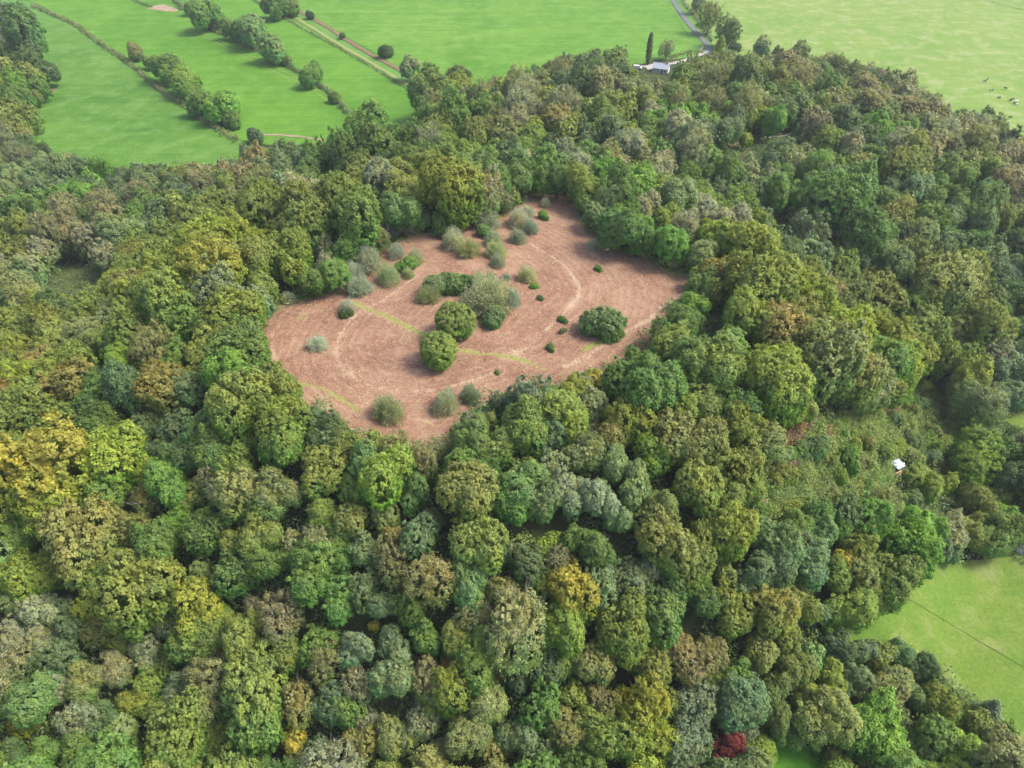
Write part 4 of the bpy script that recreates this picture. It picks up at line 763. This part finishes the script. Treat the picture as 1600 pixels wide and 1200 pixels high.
if REST: tag(link(bpy.data.objects.new('more_woodland', rest_of_wood())), 'smaller distant tree crowns filling the wood between the larger trees', 'wood', kind='stuff')
TREES = [t for t in TREES if t['o'] is not None]
print('REST', len(REST)); print('TREES', len(TREES), 'fill', nfill, {k: sum(1 for t in TREES if t['k'] == k) for k in 'OYBADSWRCPM'})
# --- labels for the wood's trees
CW = dict(dg='dark green', bg='bluish', gr='green', br='bright green', ol='olive', yg='lime', ye='golden', ta='tan', gy='grey', pk='pinkish', re='red'); CW['or'] = 'rusty'
KW = dict(W='bush', Y='sycamore', O='oak', B='beech', A='ash', D='birch', S='shrub')
def zone(u, v):
    if inside((u, v), SCRUBPX): return 'on the scrubby steep slope'
    if u < 110 and v < 225: return 'left of the pastures'
    if u < 250 and v < 400: return 'in the dip left of the ridge'
    if u < 420 and v < 550: return 'on the left ridge'
    if u < 200 and v < 740: return 'below the left ridge'
    if u < 430 and v < 740: return "off the clearing's left tip"
    if u < 210: return 'in the bottom left corner' if v > 960 else 'by the left edge'
    if u < 420 and v >= 740: return 'left of bottom centre' if v > 960 else 'on the lower left slope'
    if v < 400 and u < 650: return "behind the clearing's left half"
    if v < 320 and u < 860: return 'behind the clearing'
    if v < 200 and u < 1120: return 'below the white cottage'
    if v < 400 and u < 1120: return "behind the clearing's right bay"
    if v < 200 and u < 1400: return 'along the cattle pasture'
    if v < 300 and u < 1330: return 'around the hilltop glade'
    if v < 330: return 'on the far right shoulder'
    if v < 440: return 'high on the right slope'
    if v < 620 and u > 1350: return 'by the right edge'
    if v < 720 and u > 1130: return 'above the scrubby slope'
    if v < 720 and u > 740: return "off the clearing's lower right"
    if v < 800 and u < 740: return "off the clearing's bottom tip"
    if v < 930 and u > 1120: return 'beside the little hut' if u > 1400 else 'below the scrubby slope'
    if v < 900: return 'midway down the hill'
    if u < 640: return 'at the bottom, left centre'
    if u < 860: return 'at the bottom centre'
    if u < 1100: return 'at the bottom, right centre'
    if u < 1300: return 'above the small lawn'
    return 'beside the lower right pasture'
ORD = ['leftmost', 'second', 'third', 'fourth', 'fifth', 'sixth', 'seventh', 'eighth', 'ninth', 'tenth', 'eleventh', 'twelfth']
NUM = ['', 'one', 'two', 'three', 'four', 'five', 'six', 'seven', 'eight', 'nine', 'ten', 'eleven', 'twelve']
bins = {}
for t in TREES:
    if t['sp']: continue
    sz = 'broad' if t['r'] > 5.6 else ('small' if t['r'] < 3.3 else 'mid-sized'); cc = t['cc']
    if len(cc) > 2 and cc[2:] != cc[:2]: cw = CW[cc[:2]].replace(' ', '-')+'-'+CW[cc[2:]].replace(' ', '-')
    else: cw = CW[cc[:2]]
    t['head'] = f"{sz} {cw} {KW[t['k']]}"; t['z'] = zone(t['u'], t['v']); bins.setdefault((t['head'], t['z']), []).append(t)
for (hd, z), L in bins.items():
    L.sort(key=lambda t: t['u']); n = len(L)
    for i, t in enumerate(L):
        if n == 1: lb = f"{hd} tree {z}" if t['k'] != 'W' else f"{hd} {z}"
        elif i == n-1: lb = f"{hd} {z}, rightmost of {NUM[n] if n < 13 else n}"
        elif i == 0: lb = f"{hd} {z}, leftmost of {NUM[n] if n < 13 else n}"
        else: lb = f"{hd} {z}, {ORD[i] if i < 12 else str(i+1)+'th'} from left of {NUM[n] if n < 13 else n}"
        tag(t['o'], lb, KW[t['k']]+(' tree' if t['k'] != 'W' else ''), f"{KW[t['k']]} trees of the wood" if t['k'] != 'W' else 'bushes in the scrub on the steep slope')
        if t['k'] == 'S': t['o']['category'] = 'shrub'

# ------------------------------------------------------------------ clumps of low growth (one object each, nobody could count them)
def clumps(name, pts, mat=None, nleaf=30, kind='stuff', parent=None, flat=0.75, rng=RNG, spread=1.0, up=0.6):
    """pts: (x, y, radius, height, colour)"""
    n = len(pts); A = np.array([(p[0], p[1], hz(p[0], p[1]) if parent is None else hz(p[0], p[1]), p[2], p[3]) for p in pts]); Cc = np.array([p[4] for p in pts])
    d = norm(rng.normal(size=(n*nleaf, 3)) + np.array([0, 0, .4])); d[:, 2] = np.abs(d[:, 2]); idx = np.repeat(np.arange(n), nleaf)
    k = rng.uniform(.45, 1, (n*nleaf, 1))
    c = A[idx, :3] + d*k*np.stack([A[idx, 3], A[idx, 3], A[idx, 4]], 1)
    sz = np.clip(A[idx, 3]*rng.uniform(.28, .6, n*nleaf)*flat, .10, .7)
    v, f = leaf_quads(c, d + np.array([0, 0, up]), sz, 1.5, .8, rng)
    tone = rng.uniform(.75, 1.25, n)[idx]*rng.uniform(.85, 1.15, n*nleaf)
    return mesh_np(name, v, f, mat or M_SCRUB, tone, Cc[idx])
def mixcol(keys, rng_):
    a, b = COL[rng_.choice(keys)], COL[rng_.choice(keys)]; t = rng_.random()
    return tuple(a[i]*t+b[i]*(1-t) for i in range(3))
urng = random.Random(3)
pts = []
for _ in range(11000):
    y = 35+380*urng.random()**1.2; half = .8*(y*FWD[1]+115*.669)+6; x = urng.uniform(-half, half)
    u, v, dep = proj(x, y, hz(x, y)+.5)
    if not (-40 < u < 1640 and -10 < v < 1240): continue
    if any(inside((u, v), pl) for pl in (OPEN[0], OPEN[1], OPEN[2], OPEN[3], F7)): continue
    if inside((u, v), SCRUBPX): continue
    if dep > 280 and urng.random() < .5: continue
    r = urng.uniform(1.1, 3.1); pts.append((x, y, r, r*urng.uniform(.9, 1.8), mixcol(['dg', 'gr', 'dg', 'bg', 'ol'], urng)))
tag(link(bpy.data.objects.new('undergrowth', clumps('undergrowth', pts, nleaf=84, flat=.28))), 'dark green bushes and brambles covering the floor between the trees', 'undergrowth', kind='stuff')
# scrub on the quarry-like right slope
REDP = [(1235, 695, 22), (1250, 668, 14), (1175, 787, 14), (1290, 675, 10), (1395, 640, 12), (1232, 720, 14), (1410, 760, 10), (1480, 735, 12), (1335, 725, 10)]
pts = []
for _ in range(30000):
    u = urng.uniform(1140, 1530); v = urng.uniform(570, 850)
    if not inside((u, v), SCRUBPX): continue
    if len(pts) > 5200: break
    x, y, dep = P(u, v, .6)
    if math.hypot(u-1406, (v-735)*.8) < 16: continue
    r = urng.uniform(.5, 1.4)*(1.7 if urng.random() < .12 else 1); h = r*urng.uniform(1.1, 2.4)
    red = any(math.hypot(u-a, (v-b)) < R_*urng.uniform(.6, 1.2) for a, b, R_ in REDP)
    cells = sin(u*.11+2*sin(v*.05))+sin(v*.13+u*.03)
    keys = ['or', 'pk', 'or'] if red else (['gr', 'yg', 'ol', 'br'] if cells > .3 else (['ol', 'ta', 'yg', 'ol', 'gr'] if cells > -.7 else ['gr', 'bg', 'ol', 'gr']))
    c = mixcol(keys, urng)
    if not red: c = tuple(a_*.5+b_*.5 for a_, b_ in zip(c, (.19, .27, .075)))
    if red: c = (c[0]*.95, c[1]*.70, c[2]*.9)
    pts.append((x, y, r, h, c))
tag(link(bpy.data.objects.new('scrub', clumps('scrub', pts, nleaf=90, up=.5, flat=.27))), 'tangle of light green, tan and rusty scrub on the steep slope round the hut', 'scrub', kind='stuff')
# rough tufts in the glades and along the clearing's rim
pts = []
for g_ in GL:
    us = [p[0] for p in g_]; vs = [p[1] for p in g_]
    for _ in range(420):
        u, v = urng.uniform(min(us), max(us)), urng.uniform(min(vs), max(vs))
        if inside((u, v), g_):
            x, y, _d = P(u, v); r = urng.uniform(.3, .9); pts.append((x, y, r, r*.7, mixcol(['gr', 'ol', 'bg', 'ta'], urng)))
for i in range(len(cl)):
    a, b = cl[i], cl[(i+1) % len(cl)]
    for _ in range(14):
        t = urng.random(); x = a[0]+(b[0]-a[0])*t+urng.gauss(0, 1.1); y = a[1]+(b[1]-a[1])*t+urng.gauss(0, 1.1)
        r = urng.uniform(.25, .9); pts.append((x, y, r, r*urng.uniform(.6, 1.3), mixcol(['gr', 'yg', 'ol', 'br', 'bg'], urng)))
tag(link(bpy.data.objects.new('rough_growth', clumps('rough_growth', pts, nleaf=18))), 'low green tufts and brambles fringing the clearing and filling the glades', 'undergrowth', kind='stuff')
# cut bracken litter lying along the mower's rounds
def litter():
    V, F, K = [], [], []; R_ = np.random.default_rng(4); n = 0; xs = [p[0] for p in cl]; ys = [p[1] for p in cl]
    Pn = []; 
    while n < 17000:
        x = urng.uniform(min(xs), max(xs)); y = urng.uniform(min(ys), max(ys))
        if inside((x, y), cl): Pn.append((x, y, hz(x, y)+.26+urng.uniform(0, .1))); n += 1
    c = np.array(Pn); v, f = leaf_quads(c, np.tile([0, 0, 2.2], (n, 1)), R_.uniform(.10, .24, n), 2.2, .5, R_)
    t = R_.random(n)[:, None]; col = np.array([.30, .17, .12])*(1-t)+np.array([.58, .42, .29])*t
    return mesh_np('bracken_litter', v, f, M_SCRUB, R_.uniform(.75, 1.2, n), col)
tag(link(bpy.data.objects.new('bracken_litter', litter())), 'cut brown bracken lying scattered over the clearing', 'litter', kind='stuff')

# ------------------------------------------------------------------ hedges: each one a thing
def hedge(px, wd, ht, keys, label, stems=True, dens=2.6):
    line = smooth_line(W(px), 6); L = sum(math.hypot(line[i+1][0]-line[i][0], line[i+1][1]-line[i][1]) for i in range(len(line)-1))
    root = empty('hedge', (line[0][0], line[0][1], hz(*line[0]))); tag(root, label, 'hedge', 'hedges between the pastures')
    pts = []
    for i in range(len(line)-1):
        a, b = line[i], line[i+1]; l = math.hypot(b[0]-a[0], b[1]-a[1]); dx, dy = (b[0]-a[0])/l, (b[1]-a[1])/l
        for _ in range(max(1, int(l*dens))):
            t = urng.random()*l; o = urng.gauss(0, wd*.22); r = urng.uniform(.4, .8)*wd*.42
            pts.append((a[0]+dx*t-dy*o, a[1]+dy*t+dx*o, r, ht*urng.uniform(.6, 1.15), mixcol(keys, urng)))
    me = clumps('foliage', pts, nleaf=26, up=.1)
    o = link(bpy.data.objects.new('foliage', me), root); o.location = (-root.location.x, -root.location.y, -root.location.z)
    if stems:
        V, F = [], []
        for i in range(0, len(line)-1, 2):
            x, y = line[i]; z = hz(x, y); tube(V, F, [(x, y, z-.3), (x+urng.uniform(-.4, .4), y+urng.uniform(-.4, .4), z+ht*.8)], [.09, .04], 5)
        o2 = link(bpy.data.objects.new('stems', mesh_np('stems', np.array([tuple(q) for q in V]), np.array(F), M_BARK, smooth=True)), root); o2.location = o.location
    return root
hedge([(52, 10), (90, 27), (120, 41), (160, 71), (195, 95), (225, 120), (258, 147), (300, 175), (340, 202), (372, 222)], 3.8, 3.0, ['dg', 'gr', 'ta', 'ol', 'pk'], 'dark hedge bordering the left pasture from top left down to the wood')
hedge([(268, -12), (276, 4), (300, 24), (340, 50), (380, 68), (440, 98), (480, 121), (520, 151), (545, 180)], 4.2, 3.6, ['dg', 'dg', 'bg', 'gr', 'ta'], 'dark hedge in the middle between the two strip pastures')
hedge([(384, -8), (416, 14), (440, 26), (472, 45), (518, 70), (560, 94), (584, 108), (641, 142)], 2.3, 1.8, ['dg', 'ta', 'dg', 'ol'], 'thin low hedge running beside the stony track')
hedge([(415, -8), (450, 6), (480, 22), (505, 36), (540, 56)], 1.2, .8, ['ta', 'or', 'ol', 'pk'], 'low brownish bank hedge above the stony track', dens=1.4)
hedge([(192, -8), (215, 4), (238, 12)], 3.2, 2.4, ['dg', 'bg', 'gr'], 'short thick hedge at the top edge left of the bare soil')
hedge([(1518, -6), (1545, 3), (1575, 11), (1620, 22)], 1.4, 1.2, ['dg', 'bg'], 'thin straight hedge across the top right corner')
hedge([(1044, 92), (1062, 86), (1085, 82), (1100, 84)], 3.2, 2.0, ['ol', 'dg', 'ol'], 'olive hedge between the cottage and the lane end')
hedge([(1150, 78), (1185, 82), (1230, 88), (1262, 92)], 1.6, 1.2, ['dg', 'pk', 'ol'], 'low dark hedge at the near edge of the cattle pasture')
hedge([(1062, -8), (1072, 10), (1088, 30), (1100, 48), (1112, 66)], 2.6, 2.6, ['ta', 'dg', 'pk', 'gy'], 'tall greyish hedge on the right side of the lane')
hedge([(1034, -12), (1046, 10), (1062, 36), (1078, 62)], .9, .7, ['ta', 'ol'], 'low verge hedge on the left side of the lane', dens=1.6)
hedge([(1578, 866), (1592, 876), (1610, 892), (1640, 915)], 2.2, 2.2, ['dg', 'bg', 'gr'], 'dark hedge at the right edge beside the lower pasture')

# ------------------------------------------------------------------ cottage, gate, hut
M_WALL = plain('whitewash', (.72, .72, .70), .8, .08, 2); M_SLATE = plain('pale_slate', (.42, .46, .52), .6, .15, 4, .5)
M_GLASS = plain('window_glass', (.03, .04, .05), .12, .1, 2, .6); M_BRICK = plain('brick', (.30, .16, .11), .9, .2, 5)
M_TIMBER = plain('new_timber', (.62, .45, .22), .7, .2, 6); M_PALEWOOD = plain('pale_timber', (.52, .46, .36), .8, .2, 5)
M_SHEETROOF = plain('sheet_roof', (.55, .68, .78), .4, .1, 6, .5); M_DARKWOOD = plain('dark_boards', (.07, .05, .035), .9, .3, 4)
M_WHITE = plain('white_plastic', (.8, .8, .8), .5, .05, 2, .4)
def cottage():
    x, y, _ = P(1033, 108, 1.5); z = hz(x, y); rz = radians(-22)
    root = empty('cottage', (x, y, z), rz); tag(root, 'small white cottage with a grey roof at the far edge of the wood', 'cottage')
    L, D, H, RH = 8.4, 5.2, 2.6, 1.9
    bm = bmesh.new(); box(bm, (0, 0, H/2-.3), (L, D, H+.6))
    for sx in (-1, 1):
        vs = [bm.verts.new(p) for p in ((sx*L/2, -D/2, H), (sx*L/2, D/2, H), (sx*L/2, 0, H+RH-.05), (sx*(L/2-.2), -D/2, H), (sx*(L/2-.2), D/2, H), (sx*(L/2-.2), 0, H+RH-.05))]
        for f in ((0, 1, 2), (3, 5, 4), (0, 2, 5, 3), (1, 4, 5, 2)): bm.faces.new([vs[i] for i in f])
    bm_obj('wall', bm, M_WALL, root)
    bm = bmesh.new(); ang = math.atan2(RH, D/2); sl_ = math.hypot(RH, D/2)+.45
    for sy in (-1, 1):
        box(bm, (0, sy*(D/4+.12), H+RH/2-.05+.06), (L+.7, sl_, .12), 0, 0, -sy*ang)
    box(bm, (0, 0, H+RH+.1), (L+.7, .28, .14))
    for i in range(9): box(bm, (-L/2+.2+i*1.0, -D/4-.1, H+RH/2+.04), (.03, sl_*.96, .13), 0, 0, ang)
    rf = bm_obj('roof', bm, M_SLATE, root)
    bm = bmesh.new(); box(bm, (L/2-1.2, 0, H+RH+.25), (.6, .6, 1.3)); box(bm, (L/2-1.2, 0, H+RH+.95), (.75, .75, .12)); ch = bm_obj('chimney', bm, M_BRICK, rf)
    for wx in (-3.0, -1.2, 2.6):
        bm = bmesh.new(); box(bm, (wx, -D/2-.03, 1.5), (1.2, .08, 1.1)); wf = bm_obj('window', bm, M_WHITE, root)
        bm = bmesh.new(); box(bm, (wx-.27, -D/2-.08, 1.5), (.46, .03, .9)); box(bm, (wx+.27, -D/2-.08, 1.5), (.46, .03, .9)); bm_obj('pane', bm, M_GLASS, wf)
    bm = bmesh.new(); box(bm, (.9, -D/2-.04, 1.0), (.95, .08, 2.05)); dr = bm_obj('door', bm, M_DARKWOOD, root)
    bm = bmesh.new(); box(bm, (1.2, -D/2-.11, 1.0), (.12, .06, .04)); bm_obj('handle', bm, M_WHITE, dr)
cottage()
def van():
    x, y, _ = P(996, 106, 1.0); root = empty('parked_van', (x, y, hz(x, y)+.36), radians(-15)); tag(root, 'white van parked on the yard left of the cottage, half hidden by trees', 'van')
    bm = bmesh.new(); pr = [(-2.2, .35), (-2.2, 1.85), (-2.0, 2.0), (.9, 2.0), (1.5, 1.25), (2.2, 1.0), (2.25, .35)]
    A = [bm.verts.new((px, -.9, pz)) for px, pz in pr]; B = [bm.verts.new((px, .9, pz)) for px, pz in pr]
    bm.faces.new(A); bm.faces.new(B[::-1])
    for i in range(len(pr)): j = (i+1) % len(pr); bm.faces.new((A[j], A[i], B[i], B[j]))
    bmesh.ops.bevel(bm, geom=list(bm.edges), offset=.06, segments=2, affect='EDGES'); bmesh.ops.recalc_face_normals(bm, faces=bm.faces); bm_obj('body', bm, M_WHITE, root)
    bm = bmesh.new(); box(bm, (1.22, 0, 1.65), (.75, 1.55, .04), 0, 0); bmesh.ops.rotate(bm, verts=bm.verts, cent=(1.22, 0, 1.65), matrix=Matrix.Rotation(radians(51), 3, 'Y')); bmesh.ops.translate(bm, vec=(.05, 0, .05), verts=bm.verts); bm_obj('windscreen', bm, M_GLASS, root)
    for sx in (-1.4, 1.45):
        for sy in (-.82, .82):
            bm = bmesh.new(); bmesh.ops.create_cone(bm, cap_ends=True, segments=20, radius1=.34, radius2=.34, depth=.22, matrix=Matrix.Translation((sx, sy, .34)) @ Matrix.Rotation(pi/2, 4, 'X')); bm_obj('wheel', bm, M_GLASS, root)
van()
def gate():
    a = P(1093, 80, .6); b = P(1103, 71, .6); ax, ay = a[:2]; bx, by = b[:2]; ln = math.hypot(bx-ax, by-ay); ln2 = min(ln, 6.0)
    root = empty('field_gate', (ax, ay, hz(ax, ay)+.2), math.atan2(by-ay, bx-ax)); tag(root, 'pale wooden field gate standing across the end of the lane', 'gate')
    bm = bmesh.new()
    for z in (.3, .55, .8, 1.05, 1.3): box(bm, (ln2/2, 0, z), (ln2-.3, .06, .11))
    for x in (.2, ln2/2, ln2-.2): box(bm, (x, .05, .8), (.12, .05, 1.15))
    box(bm, (ln2/2, -.05, .8), (math.hypot(ln2-.5, 1.0), .04, .1), 0, 0); bm_obj('bars', bm, M_PALEWOOD, root)
    for x in (0, ln2):
        bm = bmesh.new(); box(bm, (x, 0, .7), (.2, .2, 1.8)); bmesh.ops.bevel(bm, geom=list(bm.edges), offset=.02, segments=1, affect='EDGES'); bm_obj('post', bm, M_PALEWOOD, root)
gate()
def hut():
    x, y, dep = P(1403, 726, 1.6); z = hz(x, y); s = dep/165.0
    root = empty('hut', (x, y, z), radians(28)); root.scale = (s, s, s); tag(root, 'little hut with a pale blue sheet roof on the scrubby slope', 'hut')
    bm = bmesh.new()
    for k in range(10): box(bm, (-.9+.2*k, -.85, .55), (.19, .05, 1.7)); box(bm, (-.9+.2*k, .85, .7), (.19, .05, 2.0))
    for k in range(8): box(bm, (-.98, -.72+.205*k, .62), (.05, .19, 1.85)); box(bm, (.98, -.72+.205*k, .62), (.05, .19, 1.85))
    bm_obj('wall', bm, M_DARKWOOD, root)
    bm = bmesh.new(); nx = 33; X = [(-1.2+2.4*i/(nx-1)) for i in range(nx)]
    rows = [[bm.verts.new((xx, yy, 1.62+(yy+1.1)*.17+.03*sin(i*2.1)+dz)) for i, xx in enumerate(X)] for yy, dz in ((-1.1, 0), (1.1, 0), (1.1, .04), (-1.1, .04))]
    for r_ in range(4):
        for i in range(nx-1): bm.faces.new((rows[r_][i], rows[r_][i+1], rows[(r_+1) % 4][i+1], rows[(r_+1) % 4][i]))
    bmesh.ops.recalc_face_normals(bm, faces=bm.faces); bm_obj('roof', bm, M_SHEETROOF, root)
    bm = bmesh.new(); box(bm, (.3, -.89, .55), (.7, .04, 1.55)); d = bm_obj('door', bm, M_PALEWOOD, root); bm = bmesh.new(); box(bm, (.55, -.93, .6), (.05, .05, .16)); bm_obj('handle', bm, M_WHITE, d)
    bx, by, bz = P(1402, 735.5, .5)[:3]; o = empty('stacked_planks', (bx, by, hz(bx, by)+.3), radians(28)); o.rotation_euler[0] = radians(8); o.scale = (s, s, s); tag(o, 'pile of fresh yellow planks lying in front of the hut', 'planks')
    for k in range(4):
        bm = bmesh.new(); box(bm, (.02*k, -.33+.22*k, .08), (1.9+.06*(k % 2), .2, .12)); bmesh.ops.bevel(bm, geom=list(bm.edges), offset=.015, segments=1, affect='EDGES'); bm_obj('plank', bm, M_TIMBER, o)
    for (u, v, r, lb) in ((1410.5, 747, .28, 'white bucket standing on bare earth below the planks'), (1424.5, 803, .2, 'tiny white bucket in the bushes well below the hut')):
        bx, by, _ = P(u, v, .3); z = hz(bx, by)+.1
        bm = bmesh.new(); bmesh.ops.create_cone(bm, cap_ends=False, segments=24, radius1=r*.8, radius2=r, depth=.5, matrix=Matrix.Translation((0, 0, .25)))
        bmesh.ops.create_cone(bm, cap_ends=True, segments=24, radius1=r*1.05, radius2=r*1.05, depth=.03, matrix=Matrix.Translation((0, 0, .52)))
        b = bm_obj('bucket', bm, M_WHITE); b.location = (bx, by, z); tag(b, lb, 'bucket')
    bx, by, _ = P(1411.5, 725, .8); bm = bmesh.new(); box(bm, (0, 0, .5), (.45, .35, 1.0)); box(bm, (0, 0, 1.03), (.52, .42, .06)); bmesh.ops.bevel(bm, geom=list(bm.edges), offset=.03, segments=2, affect='EDGES')
    b = bm_obj('water_butt', bm, M_WHITE); b.location = (bx, by, hz(bx, by)); tag(b, 'white square water tank at the right side of the hut', 'tank')
hut()

# ------------------------------------------------------------------ cattle
def cow_mesh():
    J = {'pel': (-.55, 0, 1.12, .27), 'mid': (0, 0, 1.05, .33), 'ch': (.5, 0, 1.1, .29), 'nk': (.78, 0, 1.08, .17), 'hd': (1.05, 0, .72, .13), 'mz': (1.2, 0, .42, .08), 'tl': (-.82, 0, 1.1, .04), 'tl2': (-.88, 0, .5, .035)}
    E = [('pel', 'mid'), ('mid', 'ch'), ('ch', 'nk'), ('nk', 'hd'), ('hd', 'mz'), ('pel', 'tl'), ('tl', 'tl2')]
    for s, sy in (('l', 1), ('r', -1)):
        J.update({'ea'+s: (.98, sy*.22, .86, .035), 'st'+s: (-.5, sy*.17, .8, .16), 'ho'+s: (-.66, sy*.18, .48, .075), 'hf'+s: (-.6, sy*.18, .04, .06),
                  'sh'+s: (.46, sy*.16, .78, .13), 'kn'+s: (.5, sy*.17, .42, .07), 'ff'+s: (.47, sy*.17, .04, .06)})
        E += [('hd', 'ea'+s), ('pel', 'st'+s), ('st'+s, 'ho'+s), ('ho'+s, 'hf'+s), ('ch', 'sh'+s), ('sh'+s, 'kn'+s), ('kn'+s, 'ff'+s)]
    bm = bmesh.new(); lay = bm.verts.layers.skin.verify(); vd = {}
    for k, (x, y, z, r) in J.items():
        v = bm.verts.new((x, y, z)); v[lay].radius = (r, r); v[lay].use_root = k == 'pel'; vd[k] = v
    for a, b in E: bm.edges.new((vd[a], vd[b]))
    me = bpy.data.meshes.new('cow_skeleton'); bm.to_mesh(me); bm.free()
    o = bpy.data.objects.new('tmp', me); S.collection.objects.link(o); o.modifiers.new('s', 'SKIN'); o.modifiers.new('u', 'SUBSURF').levels = 2
    dg = bpy.context.evaluated_depsgraph_get(); out = bpy.data.meshes.new_from_object(o.evaluated_get(dg)); bpy.data.objects.remove(o)
    for p in out.polygons: p.use_smooth = True
    return out
def hide_mat(name, thr):
    m, n, out = newmat(name); tc = nd(n, 'ShaderNodeTexCoord'); oi = nd(n, 'ShaderNodeObjectInfo'); vm = nd(n, 'ShaderNodeVectorMath', operation='ADD')
    cx = nd(n, 'ShaderNodeCombineXYZ'); n.links.new(mth(n, 'MULTIPLY', oi.outputs['Random'], 40.0), cx.inputs[0])
    n.links.new(tc.outputs['Object'], vm.inputs[0]); n.links.new(cx.outputs[0], vm.inputs[1])
    no = noise(n, 1.3, 2, .4, vm.outputs[0]); r = ramp(n, no.outputs[0], [(thr, (.02, .018, .016)), (thr+.02, (.75, .73, .68))]); bsdf(n, out, r.outputs[0], .8, .2); return m
CM = cow_mesh(); CM.materials.append(hide_mat('black_and_white_hide', .56)); CW2 = CM.copy(); CW2.materials.clear(); CW2.materials.append(hide_mat('mostly_white_hide', .34))
for i, (u, v, rz, wh, lb) in enumerate([(1542.7, 123.7, .4, 0, 'farthest black and white cow in the right pasture'), (1538.4, 127.7, 2.4, 0, 'black cow just below left of the farthest cow'),
        (1548.7, 141.3, .1, 0, 'lone black cow left of the herd, third row down'), (1570.4, 138.7, -.7, 0, 'black cow standing alone above the middle of the herd'),
        (1560.7, 153, -.3, 0, 'black and white cow in the herd, left of the close cluster'), (1582, 155, .5, 0, 'dark cow at the top of the close cluster'),
        (1578.5, 157, .2, 0, 'dark cow at the left of the close cluster'), (1584.7, 161.5, 1.4, 0, 'dark cow at the bottom of the close cluster'),
        (1589, 159, .2, 1, 'upper of two white cows at the right of the cluster'), (1588.7, 163.9, 0, 1, 'lower of two white cows at the right of the cluster'),
        (1578, 184, -.4, 0, 'nearest black cow, alone close to the wood edge')]):
    x, y, dep = P(u, v, .6); o = link(bpy.data.objects.new('cow', CW2 if wh else CM)); s = .95; o.location = (x, y, hz(x, y)+.18); o.rotation_euler = (0, 0, rz); o.scale = (s, s, s)
    tag(o, lb, 'cow', 'cattle grazing in the right pasture')

# ------------------------------------------------------------------ the air
bm = bmesh.new(); box(bm, (0, 250, 72.5), (9400, 9400, 155)); hzm, hn, ho = newmat('air')
pv = hn.nodes.new('ShaderNodeVolumePrincipled'); pv.inputs['Density'].default_value = 0.00016; pv.inputs['Color'].default_value = (.9, .93, .96, 1); pv.inputs['Anisotropy'].default_value = .2
hn.links.new(pv.outputs[0], ho.inputs['Volume']); tag(bm_obj('haze', bm, hzm), 'thin pale haze over the hill and the pastures', 'haze', kind='stuff')

print('FACES', sum(len(m.polygons) for m in bpy.data.meshes), 'OBJS', len(bpy.data.objects))
